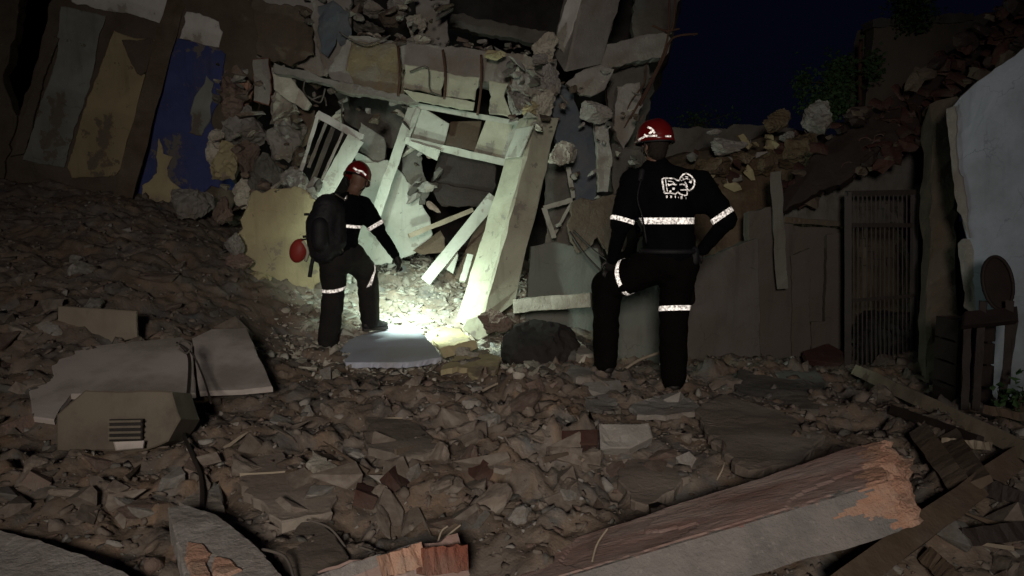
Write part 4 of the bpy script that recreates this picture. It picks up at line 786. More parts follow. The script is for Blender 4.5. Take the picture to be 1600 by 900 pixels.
lay('slab', M['stone'], [(440, 900), (448, 850), (470, 815), (500, 815), (525, 835), (545, 868), (520, 900), (480, 930)], 3.0, 'rounded grey slab between the orange patched slab and brick pillar', 'slab', th=.1, jag=.006)
bp_ = empty('brick_pillar_stub', P(620, 905, 2.8), 'short broken brick pillar stub lying at the bottom centre', 'pillar')
bar('core', M['redpl'], P(500, 925, 2.75), P(716, 868, 2.95), .14, .14, parent=bp_, nz=.01, caps=.01, segs=14)
bar('render_coat', M['bconc'], P(480, 912, 2.68), P(655, 856, 2.85), .035, .05, parent=bp_, nz=.006, segs=10)
bar('brick', M['orange'], P(600, 885, 2.72), P(655, 868, 2.80), .075, .08, parent=bp_, nz=.006)
bar('brick', M['red'], P(660, 878, 2.75), P(722, 872, 2.84), .09, .08, parent=bp_, nz=.006)
# the big fallen pillar in the foreground
fp = empty('fallen_pillar', P(1200, 900, 2.9), 'long fallen pillar with reddish upper face and orange broken end', 'pillar')
def pillar():
    B = [P(480, 975, 3.10), P(480, 1019, 2.80), P(480, 1095, 2.66)]; T = [P(1380, 681, 3.38), P(1374, 753, 3.02), P(1440, 828, 2.92)]
    # rings of points along the length: far-top, near-top, near-bottom, far-bottom
    for L in (B, T): L.append(L[0] + (L[2] - L[1]) * .95 + Vector((0, .06, 0)))
    N = 240; per = [22, 24, 10, 12]; vs = []; fs = []; fm = []
    tot = sum(per)
    for i in range(N + 1):
        f = i / N
        C4 = [B[j].lerp(T[j], f) for j in range(4)]
        ax = (T[1] - B[1]).normalized()
        for j in range(4):
            a, b = C4[j], C4[(j + 1) % 4]
            for k in range(per[j]):
                u = k / per[j]; p = a.lerp(b, u); cc = sum(C4, Vector()) / 4
                wear = .014 if k == 0 else 0
                q = p * 5
                d = noise.fractal(q * 1.2, 1, 2, 5) * .006 + noise.noise(Vector((f * 34, u * 3, j * 5))) * .002 - wear * (1 + noise.noise(Vector((f * 60, j * 9, 3))))
                if j == 0: d += .012 * sin(u * pi * 2 + f * 5) * noise.noise(Vector((f * 6, 4, 2))) - .007 * (1 if noise.noise(Vector((f * 5, u * 2, 8))) > .2 else 0)
                dirn = (p - cc).normalized()
                v = p + dirn * d
                if i > N - 16:   # torn end: staggered lengths
                    e = (i - (N - 16)) / 16; v += ax * e * (.05 * noise.noise(Vector((u * 4 + j * 3, 1, 1))) + .05 * noise.noise(Vector((u * 11 + j * 7, 5, 1)))) ; v += (cc - v) * e * (.05 + .10 * abs(noise.noise(Vector((u * 6, j, 2)))))
                vs.append(v)
    for i in range(N):
        for k in range(tot):
            fs.append([i * tot + k, i * tot + (k + 1) % tot, (i + 1) * tot + (k + 1) % tot, (i + 1) * tot + k])
            thr = noise.noise(Vector((i * .11, 0, 0))) * 1.5
            u = k; red = k < per[0] + 2.5 * noise.noise(Vector((i * .07, 2, 2))) + 1.5 * noise.noise(Vector((i * .4, 2, 9)))
            torn = i > N - 9 - 7 * noise.noise(Vector((k * .35, 1, 5))) - 4 * noise.noise(Vector((k * 1.1, i * .2, 5))) - (0 if not 0 < k - per[0] < 20 else max(0, 17 - abs(k - per[0] - 9) * 3))
            fm.append(2 if torn else 0 if red else 1)
    # end cap: concentric rings
    last = N * tot; C = sum((vs[last + k] for k in range(tot)), Vector()) / tot; ax = (T[1] - B[1]).normalized(); prev = last
    for r in range(1, 13):
        s = 1 - r / 13; st = len(vs)
        for k in range(tot):
            v = C + (vs[last + k] - C) * s; q = v * 16
            vs.append(v + ax * (.035 * noise.fractal(q, 1, 2, 5) + .06 * noise.noise(v * 8) + .02 * (1 - s)))
        for k in range(tot): fs.append([prev + k, prev + (k + 1) % tot, st + (k + 1) % tot, st + k]); fm.append(2)
        prev = st
    fs.append([prev + k for k in range(tot)]); fm.append(2)
    meshobj('shaft', vs, fs, [M['redpl'], M['bconc'], M['orange']], fp, fm)
pillar()
# timber on the right
TB = [((1338, 578, 5.6), (1640, 722, 4.4), .085, .05, 'pwood', 'long pale timber running from the gate down to the right edge'), ((1600, 708, 4.2), (1318, 915, 3.0), .1, .06, 'wood', 'long dark timber crossing the lower right corner'),
 ((1436, 672, 4.4), (1502, 762, 3.9), .1, .04, 'wood', 'first short board leaning beside the pillar end'), ((1484, 682, 4.5), (1532, 755, 4.0), .1, .04, 'wood', 'second short board right of the first one'), ((1475, 690, 4.4), (1548, 698, 4.4), .04, .03, 'pwood', 'short pale lath across the two leaning boards'),
 ((1395, 640, 4.9), (1530, 690, 4.5), .06, .04, 'dwood', 'dark lath above the two leaning boards'), ((1540, 760, 3.7), (1640, 800, 3.5), .08, .05, 'dwood', 'dark board end at the right edge'), ((1450, 870, 3.1), (1500, 915, 2.9), .07, .05, 'wood', 'short board end at the bottom right'),
 ((1500, 840, 3.2), (1640, 825, 3.1), .07, .05, 'dwood', 'flat dark board low at the right edge'), ((1540, 640, 5.0), (1640, 660, 4.6), .05, .05, 'wood', 'small brown board under the leafy weed'), ((1560, 720, 3.9), (1610, 690, 4.1), .05, .04, 'dwood', 'small dark block between the crossing timbers')]
for a, b, ww, hh, mm, lb in TB:
    lift = .12 if 'long' in lb else .06; a = (a[0], a[1], groundY(a[0], a[1], lift)); b = (b[0], b[1], groundY(b[0], b[1], lift + .05))
    bar('timber', M[mm], P(*a), P(*b), ww, hh, label=lb, cat='timber', group='loose timbers at the right', nz=.005, segs=12)

# ---------------------------------------------------------------- loose rubble
MESHES = {}
def chunk_mesh(k, mm):
    key = (k, mm)
    if key not in MESHES:
        bm = lumpmesh(700 + k, sub=3, cuts=14, rough=.14, lo=.4, hi=.8) if k % 3 == 0 else hullmesh(800 + k, .8, 12)
        me = bpy.data.meshes.new('rubble_chunk'); bm.to_mesh(me); bm.free(); me.materials.append(M[mm]); MESHES[key] = me
    return MESHES[key]
def inview(x, y, z, mx=1700, my=1000):
    px, py = pix((x, y, z)); return -100 < px < mx and py < my
KEEP = [(505, 556, 6.9, .28), (577, 520, 7.3, .3), (1050, 612, 5.65, .25), (945, 590, 5.85, .25)]
KP = [(P(a, b, c), r) for a, b, c, r in KEEP]
KIND = {'stone': 'brown masonry chunk', 'conc': 'grey concrete chunk', 'pink': 'pinkish mortar chunk', 'lime': 'pale plaster chunk'}
NOGO = ((190, 655, 120, 60), (100, 870, 170, 60), (350, 860, 110, 90), (620, 885, 130, 50), (490, 860, 60, 55), (905, 682, 40, 22), (978, 680, 50, 28), (1190, 670, 100, 50), (610, 535, 85, 45), (508, 722, 30, 26), (1480, 640, 90, 50))
cnt = 0
while cnt < 215:
    if cnt < 22: px, py = random.gauss(825, 26), random.gauss(572, 12)
    else: px, py = random.uniform(-40, 1640), 300 + 600 * random.random() ** .8
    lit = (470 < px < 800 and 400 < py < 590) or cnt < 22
    if not lit and py < np.interp(px, [-50, 300, 500, 700, 900, 1100, 1400, 1650], [320, 400, 590, 600, 590, 590, 600, 680]): continue
    if 60 < px < 430 and 500 < py < 700 and random.random() < .8: continue
    if py > 1035 - px * .28 - 8 and 640 < px < 1470 and py > 640 and py < 1035 - px * .28 + 270 and not (py < 975 - (px - 480) * .33 - 25): continue
    if any(abs(px - a) < c and abs(py - b) < d for a, b, c, d in NOGO): continue
    y = groundY(px, py, 0, 2.2, 10)
    if y > 9.8: continue
    p = P(px, py, y); x, z = p.x, gz(p.x, p.y)
    if any((q - Vector((x, y, z))).length < r for q, r in KP): continue
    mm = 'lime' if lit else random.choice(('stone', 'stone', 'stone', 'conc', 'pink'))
    s = random.choice((.05, .06, .07, .085, .11)) * random.uniform(.85, 1.3) * (.55 if cnt < 22 else .7 if lit else 1)
    s = min(s, .026 * y); flat = random.random() < .38; k_ = random.randrange(9)
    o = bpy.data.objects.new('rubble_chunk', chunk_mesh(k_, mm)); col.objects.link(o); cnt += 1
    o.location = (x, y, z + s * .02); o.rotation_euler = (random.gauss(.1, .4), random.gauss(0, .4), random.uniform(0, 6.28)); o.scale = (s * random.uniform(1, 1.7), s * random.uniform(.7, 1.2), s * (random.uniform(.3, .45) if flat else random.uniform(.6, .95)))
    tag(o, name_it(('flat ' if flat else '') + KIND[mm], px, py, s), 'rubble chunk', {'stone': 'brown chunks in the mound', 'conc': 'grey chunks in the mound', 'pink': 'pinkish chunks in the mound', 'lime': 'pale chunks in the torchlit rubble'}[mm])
# bricks and splinters strewn over the mound
for i in range(20):
    for _ in range(60):
        px, py = random.uniform(20, 1560), random.uniform(600, 880)
        if not (640 < px < 1480 and py > 990 - px * .3) and not any(abs(px - a) < c and abs(py - b) < d for a, b, c, d in NOGO): break
    y = groundY(px, py, .02); p = P(px, py, y); a = random.uniform(0, 3.1); d = Vector((cos(a), sin(a), random.uniform(-.15, .2)))
    if i < 8:
        L = random.uniform(.05, .10); bar('broken_brick', M[('tile', 'pink', 'tile', 'pink')[i % 4]], p - d * L, p + d * L, .10, .065, segs=3, nz=.006, caps=.012, seed=i, label=name_it(('dark red', 'pinkish')[i % 2] + ' broken brick', px, py, L), cat='brick', group='broken bricks strewn over the mound')
    else:
        L = random.uniform(.07, .22); bar('wood_splinter', M[('pwood', 'wood')[i % 2]], p - d * L, p + d * L + Vector((0, 0, .02)), random.uniform(.012, .035), .012, segs=4, nz=.002, w2=.006, seed=i, label=name_it(('pale', 'brown')[i % 2] + ' wood splinter', px, py, L * .5), cat='splinter', group='wood splinters strewn over the mound')
# countless small debris: joined
def scatter(name, N, smin, smax, mats, pick, region, label, flat=(.35, 1), seed=3, mounds=False):
    rg = np.random.default_rng(seed); lib = []
    for k in range(10):
        bm = hullmesh(900 + k, 1, 11); bmesh.ops.triangulate(bm, faces=bm.faces[:]); bm.verts.index_update()
        lib.append((np.array([v.co for v in bm.verts]), np.array([[v.index for v in f.verts] for f in bm.faces]))); bm.free()
    Vs, Fs, Ms = [], [], []; base = 0; c = 0; tries = 0
    while c < N and tries < N * 6:
        tries += 1; x, y = region(rg); z = gz(x, y)
        if not inview(x, y, z): continue
        V, Fa = lib[rg.integers(10)]; s = smin * (smax / smin) ** (rg.random() ** 1.8)
        sc_ = np.array([s * rg.uniform(.8, 1.9), s * rg.uniform(.6, 1.1), s * rg.uniform(*flat)])
        q = Matrix.Rotation(rg.uniform(0, 6.28), 3, 'Z') @ Matrix.Rotation(rg.normal(0, .55), 3, 'X') @ Matrix.Rotation(rg.normal(0, .4), 3, 'Y')
        W_ = (V * sc_) @ np.array(q).T + np.array([x, y, z - s * .05]); Vs.append(W_); Fs.append(Fa + base); base += len(V)
        Ms.append(np.full(len(Fa), pick(rg, x, y, z))); c += 1
    o = npmesh(name, np.concatenate(Vs), np.concatenate(Fs), mats, np.concatenate(Ms)); return tag(o, label, kind='stuff')
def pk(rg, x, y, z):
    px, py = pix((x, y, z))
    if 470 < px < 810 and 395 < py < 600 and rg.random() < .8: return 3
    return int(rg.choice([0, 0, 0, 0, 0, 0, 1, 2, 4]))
MM = [M['chip'], M['conc'], M['pink'], M['lime'], M['dconc']]
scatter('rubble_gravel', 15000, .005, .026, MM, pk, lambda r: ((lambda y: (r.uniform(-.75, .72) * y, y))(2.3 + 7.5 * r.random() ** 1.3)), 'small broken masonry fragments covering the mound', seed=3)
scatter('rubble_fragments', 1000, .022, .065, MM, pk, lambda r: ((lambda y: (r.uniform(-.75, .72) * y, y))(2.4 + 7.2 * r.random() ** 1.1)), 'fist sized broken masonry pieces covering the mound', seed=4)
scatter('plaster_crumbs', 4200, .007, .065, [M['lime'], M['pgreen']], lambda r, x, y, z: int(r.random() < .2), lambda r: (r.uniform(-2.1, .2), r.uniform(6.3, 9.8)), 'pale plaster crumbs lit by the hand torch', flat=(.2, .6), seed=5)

# ---------------------------------------------------------------- people
def capsule(bm, a, b, ra, rb, flat=1.0, fdir=None, n=12):
    a, b = Vector(a), Vector(b); ax = (b - a); L = ax.length; ax = ax.normalized() if L > 1e-6 else Vector((0, 0, 1))
    u = (fdir - ax * fdir.dot(ax)).normalized() if fdir is not None else ax.orthogonal().normalized(); v = ax.cross(u); rings = []
    prof = [(-1, .0), (-.87, .5), (-.5, .87), (0, 1)]
    seq = [(a + ax * ra * k, ra * r) for k, r in prof] + [(a.lerp(b, t), ra + (rb - ra) * t) for t in (.25, .5, .75)] + [(b - ax * rb * k, rb * r) for k, r in reversed(prof)]
    for c, r in seq:
        r = max(r, .0005); rings.append([bm.verts.new(c + u * cos(2 * pi * k / n) * r * flat + v * sin(2 * pi * k / n) * r) for k in range(n)])
    for i in range(len(rings) - 1):
        for k in range(n): bm.faces.new((rings[i][k], rings[i][(k + 1) % n], rings[i + 1][(k + 1) % n], rings[i + 1][k]))
    bm.faces.new(list(reversed(rings[0]))); bm.faces.new(rings[-1])
def remeshed(name, bm, m, parent, voxel=.014, smooth=6, folds=0.0, fsize=.09, seed=0):
    bmesh.ops.recalc_face_normals(bm, faces=bm.faces)
    me = bpy.data.meshes.new('tmp'); bm.to_mesh(me); bm.free(); o = bpy.data.objects.new('tmp', me); col.objects.link(o)
    r = o.modifiers.new('r', 'REMESH'); r.mode = 'VOXEL'; r.voxel_size = voxel
    s = o.modifiers.new('s', 'SMOOTH'); s.iterations = smooth; s.factor = .6
    dg = bpy.context.evaluated_depsgraph_get(); dg.update(); ev = o.evaluated_get(dg); m2 = bpy.data.meshes.new_from_object(ev)
    bpy.data.objects.remove(o)
    vs = [v.co.copy() for v in m2.vertices]; ns = [v.normal.copy() for v in m2.vertices]; fs = [list(p.vertices) for p in m2.polygons]
    if folds:
        off = Vector((seed * 13.1, 3, 7))
        for i, v in enumerate(vs):
            q = Vector((v.x / fsize, v.y / fsize, v.z / fsize * 1.7)) + off
            k = noise.noise(q); k2 = 1 - abs(noise.noise(q * 1.3 + Vector((5, 5, 5)))) * 2
            vs[i] = v + ns[i] * folds * (k * .7 + k2 * .5)
    o = meshobj(name, vs, fs, m, parent, smooth=True)
    bvh = BVHTree.FromPolygons(vs, fs); return o, bvh
def ringband(name, m, c, ax, w, bvh, parent, rmax=.3, n=48, lift=.005, a0=0, a1=2 * pi, jit=0):
    c = Vector(c); ax = Vector(ax).normalized(); u = ax.orthogonal().normalized(); v = ax.cross(u); rows = []
    closed = a1 - a0 > 6.2
    for e in (-.5, 0, .5):
        row = []
        for k in range(n + (0 if closed else 1)):
            a = a0 + (a1 - a0) * k / n; d = u * cos(a) + v * sin(a); o_ = c + ax * w * e
            h = bvh.ray_cast(o_, d, rmax); r = (h[3] if h[0] is not None else rmax * .8)
            row.append(o_ + d * (r + lift))
        # smooth radii
        row = [(row[i - 1] * .25 + row[i] * .5 + row[(i + 1) % len(row)] * .25) if closed or 0 < i < len(row) - 1 else row[i] for i in range(len(row))]
        rows.append(row)
    L = len(rows[0]); vs = rows[0] + rows[1] + rows[2]; fs = []
    for r in range(2):
        for k in range(L if closed else L - 1): fs.append([r * L + k, r * L + (k + 1) % L, (r + 1) * L + (k + 1) % L, (r + 1) * L + k])
    return meshobj(name, vs, fs, m, parent, smooth=True)
def ribbon(name, m, strokes, bvh, parent, lift=.004, sub=3):
    vs = []; fs = []
    def hit(x, y):
        d = (P(x, y, 5) - CAM).normalized(); h = bvh.ray_cast(CAM, d, 20); return None if h[0] is None else h[0] - d * lift
    for pts, w in strokes:
        q = []
        for i in range(len(pts) - 1):
            for k in range(sub): t = k / sub; q.append((pts[i][0] + (pts[i + 1][0] - pts[i][0]) * t, pts[i][1] + (pts[i + 1][1] - pts[i][1]) * t))
        q.append(pts[-1]); prev = None
        for i, (x, y) in enumerate(q):
            x0, y0 = q[max(0, i - 1)]; x1, y1 = q[min(len(q) - 1, i + 1)]; dx, dy = x1 - x0, y1 - y0; L = math.hypot(dx, dy) or 1
            ox, oy = -dy / L * w * .42, dx / L * w * .42; a, b = hit(x + ox, y + oy), hit(x - ox, y - oy)
            if a is None or b is None: prev = None; continue
            k = len(vs); vs += [a, b]
            if prev is not None: fs.append([prev, prev + 1, k + 1, k])
            prev = k
    return meshobj(name, vs, fs, m, parent) if fs else None
def hand(bm, wrist, dirn, side, size=1.0, curl=.5):
    # palm, four unequal bent fingers and a thumb leaving the side of the palm
    d = Vector(dirn).normalized(); s = Vector(side); s = (s - d * s.dot(d)).normalized(); nrm = d.cross(s)
    pc = wrist + d * .05 * size
    capsule(bm, wrist, wrist + d * .07 * size, .030 * size, .036 * size, flat=1.25, fdir=s)
    for k, (off, L) in enumerate(((-.030, .066), (-.010, .078), (.010, .073), (.029, .056))):
        b = wrist + d * .085 * size + s * off * size; c1 = (d + nrm * curl * .5).normalized(); c2 = (d + nrm * curl * 1.4).normalized(); c3 = (d * .7 + nrm * curl * 2.4).normalized()
        j1 = b + c1 * L * .45 * size; j2 = j1 + c2 * L * .32 * size; j3 = j2 + c3 * L * .25 * size
        capsule(bm, b - d * .015, j1, .0105 * size, .0095 * size, n=8); capsule(bm, j1, j2, .0095 * size, .0088 * size, n=8); capsule(bm, j2, j3, .0088 * size, .0075 * size, n=8)
    tb = wrist + d * .03 * size - s * .032 * size; t1 = tb + (d * .6 - s * .7 + nrm * .4).normalized() * .038 * size; t2 = t1 + (d * .8 - s * .1 + nrm * .6).normalized() * .032 * size
    capsule(bm, tb, t1, .014 * size, .012 * size, n=8); capsule(bm, t1, t2, .012 * size, .009 * size, n=8)
def head(bm, c, face, up, s=1.0):
    face = Vector(face).normalized(); up = Vector(up); up = (up - face * up.dot(face)).normalized(); sd = face.cross(up)
    capsule(bm, c + up * .045 * s - face * .012, c + up * .0 + face * .01, .088 * s, .080 * s, flat=.86, fdir=sd)
    capsule(bm, c - up * .03 * s + face * .03 * s, c - up * .075 * s + face * .045 * s, .062 * s, .040 * s, flat=.9, fdir=sd)
    capsule(bm, c + face * .092 * s + up * .005, c + face * .108 * s - up * .022, .010, .014)          # nose
    capsule(bm, c + face * .085 * s - up * .048 + sd * .018, c + face * .085 * s - up * .048 - sd * .018, .009, .009)   # lips
    for e in (-1, 1):
        capsule(bm, c + sd * e * .078 * s + up * .012, c + sd * e * .080 * s - up * .022, .014, .010, flat=.5, fdir=sd)     # ears
        capsule(bm, c + face * .082 * s + sd * e * .032 + up * .022, c + face * .082 * s + sd * e * .036 + up * .022, .009, .009)
def helmet(parent, c, face, up, s=1.0, tilt=0):
    face = Vector(face).normalized(); up = Vector(up); up = (up - face * up.dot(face)).normalized(); sd = face.cross(up)
    vs = []; fs = []; n = 40; rws = 12; a_, b_, h_ = .118 * s, .142 * s, .135 * s
    for r in range(rws + 1):
        t = r / rws * pi / 2 * 1.0
        for k in range(n):
            a = 2 * pi * k / n; rad = cos(t) ** .8 if r < rws else 0; z = sin(t)
            ridge = 1 + .05 * math.exp(-(sin(a) * rad * 6) ** 2) * z + .02 * math.exp(-((abs(sin(a) * rad) - .5) * 9) ** 2) * z
            vs.append(c + sd * sin(a) * rad * a_ + face * cos(a) * rad * b_ + up * (z * h_ * ridge + .0))
    for r in range(rws):
        for k in range(n): fs.append([r * n + k, r * n + (k + 1) % n, (r + 1) * n + (k + 1) % n, (r + 1) * n + k])
    m0 = len(vs)
    for k in range(n):
        a = 2 * pi * k / n; ext = 1.06 + .14 * max(0, cos(a)) ** 3
        vs.append(c + sd * sin(a) * a_ * ext + face * cos(a) * b_ * ext - up * .022 * s)
    for k in range(n): fs.append([m0 + k, m0 + (k + 1) % n, (k + 1) % n, k])
    m1 = len(vs)
    for k in range(n):
        a = 2 * pi * k / n; vs.append(c + sd * sin(a) * a_ * .93 + face * cos(a) * b_ * .93 - up * .02 * s)
    for k in range(n): fs.append([m1 + k, m1 + (k + 1) % n, m0 + (k + 1) % n, m0 + k])
    o = meshobj('helmet', vs, fs, M['helm'], parent, smooth=True); bvh = BVHTree.FromPolygons(vs, fs)
    vs2 = []; fs2 = []; nb = 0
    for r in range(2):
        for k in range(n):
            a = 2 * pi * k / n; vs2.append(c + sd * sin(a) * a_ * 1.03 + face * cos(a) * b_ * 1.03 - up * (.012 + .02 * r) * s)
    for k in range(n): fs2.append([k, n + k, n + (k + 1) % n, (k + 1) % n])
    meshobj('headlamp_strap', vs2, fs2, M['bag'], o)
    tube('chin_strap', M['bag'], [c + sd * .09 - up * .02, c + sd * .085 - up * .09 + face * .02, c - up * .125 + face * .04, c - sd * .085 - up * .09 + face * .02, c - sd * .09 - up * .02], .006, parent=o)
    lampc = c + face * (b_ * 1.05) + up * .02; bar('headlamp', M['bag'], lampc, lampc + face * .03, .05, .035, parent=o, side=sd, segs=2, nz=0)
    return o, bvh, lampc + face * .035
def boot(parent, ankle, toe_dir, s=1.0):
    d = Vector(toe_dir); d.z = 0; d.normalize(); bm = bmesh.new(); sole = ankle.z - .09
    a = Vector((ankle.x, ankle.y, sole))
    capsule(bm, ankle + Vector((0, 0, .10)), ankle + Vector((0, 0, -.02)), .060, .055)
    capsule(bm, a - d * .04 + Vector((0, 0, .045)), a + d * .15 + Vector((0, 0, .035)), .045, .034, flat=1.15, fdir=d.cross(Vector((0, 0, 1))))
    capsule(bm, a + Vector((0, 0, .07)), a + d * .09 + Vector((0, 0, .05)), .05, .04)
    o, _ = remeshed('boot', bm, M['boot'], parent, voxel=.012, smooth=3)
    sd = d.cross(Vector((0, 0, 1)))
    vs = []; n = 16
    for z in (-.005, .02):
        for k in range(n): t = 2 * pi * k / n; vs.append(a + d * (.055 + .135 * cos(t)) + sd * .048 * sin(t) + Vector((0, 0, z)))
    meshobj('sole', vs, [list(reversed(range(n))), [n + k for k in range(n)]] + [[k, (k + 1) % n, n + (k + 1) % n, n + k] for k in range(n)], M['iron'], o)

# -- second rescuer, hands on hip and knee, seen from behind
def rescuer_right():
    Y = 5.7; q = lambda x, y, dy=0: P(x, y, Y + dy)
    J = dict(head=q(1023, 230), neck=q(1026, 258), shL=q(988, 286, .02), shR=q(1094, 288, .0), elL=q(970, 352, .0), wrL=q(957, 405, .12), elR=q(1135, 346, -.05), wrR=q(1098, 390, .02),
             pel=q(1045, 398), hipL=q(1018, 416, .05), hipR=q(1062, 412), knL=q(948, 446, .30), knR=q(1053, 490, .05), anL=q(946, 566, .22), anR=q(1052, 592, -.02), ch=q(1040, 320), w=q(1046, 362))
    root = empty('person', (J['pel'].x, Y, J['anR'].z - .1), 'rescuer in black uniform seen from behind, one boot raised, hand on hip', 'person')
    fwd = Vector((-.25, 1, 0)).normalized(); sd = Vector((1, .1, 0)).normalized()
    # skin body, whole figure
    bm = bmesh.new(); head(bm, J['head'], (-.55, .82, -.1), (0, 0, 1))
    capsule(bm, J['head'] - Vector((0, 0, .05)), J['neck'] - Vector((0, 0, .03)), .058, .065)
    capsule(bm, J['neck'] - Vector((0, 0, .05)), J['ch'], .09, .13, flat=1.3, fdir=sd); capsule(bm, J['ch'], J['pel'], .13, .12, flat=1.2, fdir=sd)
    for s in 'LR':
        capsule(bm, J['sh' + s], J['el' + s], .052, .043); capsule(bm, J['el' + s], J['wr' + s], .043, .030)
        capsule(bm, J['hip' + s], J['kn' + s], .085, .06); capsule(bm, J['kn' + s], J['an' + s], .058, .042); capsule(bm, J['neck'] - Vector((0, 0, .08)), J['sh' + s], .06, .06)
    remeshed('body', bm, M['skin'], root, voxel=.007, smooth=3)
    bm = bmesh.new(); capsule(bm, J['head'] + Vector((.012, -.022, .02)), J['head'] + Vector((.012, -.028, -.035)), .088, .070, flat=.95); remeshed('hair', bm, M['hair'], root, voxel=.009, smooth=1, folds=.004, fsize=.02)
    bm = bmesh.new(); hand(bm, J['wrR'], q(1082, 402, .08) - J['wrR'], (0, .3, 1), curl=.5); hand(bm, J['wrL'], q(948, 428, .2) - J['wrL'], (1, 0, 0), curl=.45)
    remeshed('glove', bm, M['boot'], root, voxel=.007, smooth=3)
    # shirt
    bm = bmesh.new()
    capsule(bm, q(1026, 282), q(1038, 318), .115, .165, flat=1.32, fdir=sd)
    capsule(bm, q(1038, 310), q(1045, 365), .165, .150, flat=1.22, fdir=sd); capsule(bm, q(1045, 360), q(1046, 396), .152, .155, flat=1.22, fdir=sd)
    for s in 'LR':
        capsule(bm, J['neck'] - Vector((0, 0, .07)), J['sh' + s], .085, .092); capsule(bm, J['sh' + s], J['el' + s].lerp(J['sh' + s], .06), .098, .082)
    capsule(bm, q(1028, 300), J['shR'], .10, .10); capsule(bm, q(1020, 300), J['shL'], .10, .095)
    capsule(bm, q(1066, 310), q(1112, 318), .09, .085)
    capsule(bm, q(1025, 260), q(1030, 285), .072, .13, flat=1.35, fdir=sd)
    sh, sbvh = remeshed('shirt', bm, M['cloth'], root, voxel=.014, smooth=8, folds=.014, fsize=.14, seed=1)
    n = 20; tube('collar', M['cloth'], [J['neck'] + Vector((cos(2 * pi * k / n) * .070, sin(2 * pi * k / n) * .066, .012 + .012 * cos(2 * pi * k / n))) for k in range(n + 1)], .014, parent=sh)
    for s in 'LR': bm = bmesh.new(); capsule(bm, J['el' + s], J['wr' + s], .060, .044); remeshed('undersleeve', bm, M['cloth'], root, voxel=.012, smooth=4, folds=.006, seed=3)
    # trousers
    bm = bmesh.new()
    capsule(bm, q(1026, 405), q(1062, 405), .13, .135, flat=1, fdir=sd); capsule(bm, q(1045, 390), q(1045, 412), .15, .15, flat=1.15, fdir=sd)
    for s in 'LR':
        capsule(bm, J['hip' + s], J['kn' + s], .135, .118 if s == 'L' else .104); capsule(bm, J['kn' + s], J['kn' + s].lerp(J['an' + s], .45), .115 if s == 'L' else .106, .10); capsule(bm, J['kn' + s].lerp(J['an' + s], .45), J['an' + s], .10, .088)
    tr, tbvh = remeshed('trousers', bm, M['trou'], root, voxel=.014, smooth=6, folds=.013, fsize=.17, seed=2)
    tube('belt', M['bag'], [q(1045, 392) + Vector((cos(2 * pi * k / n) * .195, sin(2 * pi * k / n) * .165, 0)) for k in range(n + 1)], .02, parent=tr)
    for a_, b_, c_ in ((q(1075, 440), q(1078, 468), .045), (q(975, 448, .1), q(962, 452, .2), .04)):
        bm = bmesh.new(); capsule(bm, a_, b_, c_, c_, flat=.8); remeshed('cargo_pocket', bm, M['trou'], tr, voxel=.012, smooth=4)
    bm = bmesh.new(); capsule(bm, q(1085, 392, -.08), q(1085, 408, -.08), .035, .035); remeshed('belt_pouch', bm, M['bag'], tr, voxel=.012, smooth=2)
    bm = bmesh.new(); capsule(bm, q(1003, 268, -.06), q(1001, 280, -.08), .024, .024); remeshed('radio_microphone', bm, M['bag'], sh, voxel=.01, smooth=1)
    tube('cord', M['bag'], [q(1002, 280, -.1), q(996, 310, -.16), q(1004, 340, -.2), q(1010, 380, -.2)], .006, parent=sh)
    boot(root, J['anL'], (-.35, 1, 0)); boot(root, J['anR'], (.1, 1, 0))
    # tape
    T = lambda nm, c, ax, w, b, r, par: ringband(nm, M['tape'], c, ax, w, b, par, rmax=r)
    T('tape_band', q(1045, 345), (0, 0, 1), .044, sbvh, .27, sh)
    T('tape_band', J['elL'].lerp(J['shL'], .12), J['elL'] - J['shL'], .03, sbvh, .12, sh)
    T('tape_band', J['elR'].lerp(J['shR'], .16), (J['elR'] - J['shR']), .037, sbvh, .14, sh)
    T('tape_band', J['hipL'].lerp(J['knL'], .55), (J['knL'] - J['hipL']) + Vector((-.05, 0, .06)), .035, tbvh, .2, tr)
    T('tape_band', q(1052, 482, .04), (J['anR'] - J['knR']) + Vector((.02, 0, 0)), .035, tbvh, .16, tr)
    # back print
    ox, oy, k = 1020, 255, 1 / 13.85
    Z = lambda pts: [(ox + a * k, oy + b * k) for a, b in pts]
    st = [(Z([(195, 350), (235, 325), (300, 325), (460, 330), (520, 370), (575, 375)]), 2.3), (Z([(200, 345), (225, 500), (255, 650)]), 3.2), (Z([(275, 345), (292, 470), (315, 610)]), 1.6),
          (Z([(255, 650), (380, 645), (490, 668), (545, 625), (600, 672), (690, 700), (740, 690), (745, 560)]), 2.2), (Z([(330, 440), (345, 480), (420, 450), (520, 470)]), 2.4), (Z([(360, 620), (400, 600)]), 2.6),
          (Z([(425, 550), (475, 550)]), 3.6), (Z([(580, 470), (640, 450), (700, 470), (745, 560)]), 2.4), (Z([(600, 580), (660, 575), (740, 575)]), 2.2), (Z([(330, 385), (430, 400), (470, 440)]), 1.4),
          (Z([(575, 375), (600, 310), (655, 245), (720, 220), (800, 255), (860, 310), (905, 380), (900, 470), (860, 550), (800, 590), (745, 570)]), 2.6),
          (Z([(610, 380), (680, 350), (730, 330), (790, 350), (830, 400)]), 1.8), (Z([(790, 400), (835, 420)]), 3.2), (Z([(690, 400), (730, 470), (745, 520)]), 2.4), (Z([(700, 290), (760, 300)]), 1.5), (Z([(640, 300), (670, 350)]), 1.5), (Z([(850, 350), (830, 430)]), 1.3)]
    for x in (300, 395): st.append((Z([(x, 700), (x + 4, 752)]), 2.9))
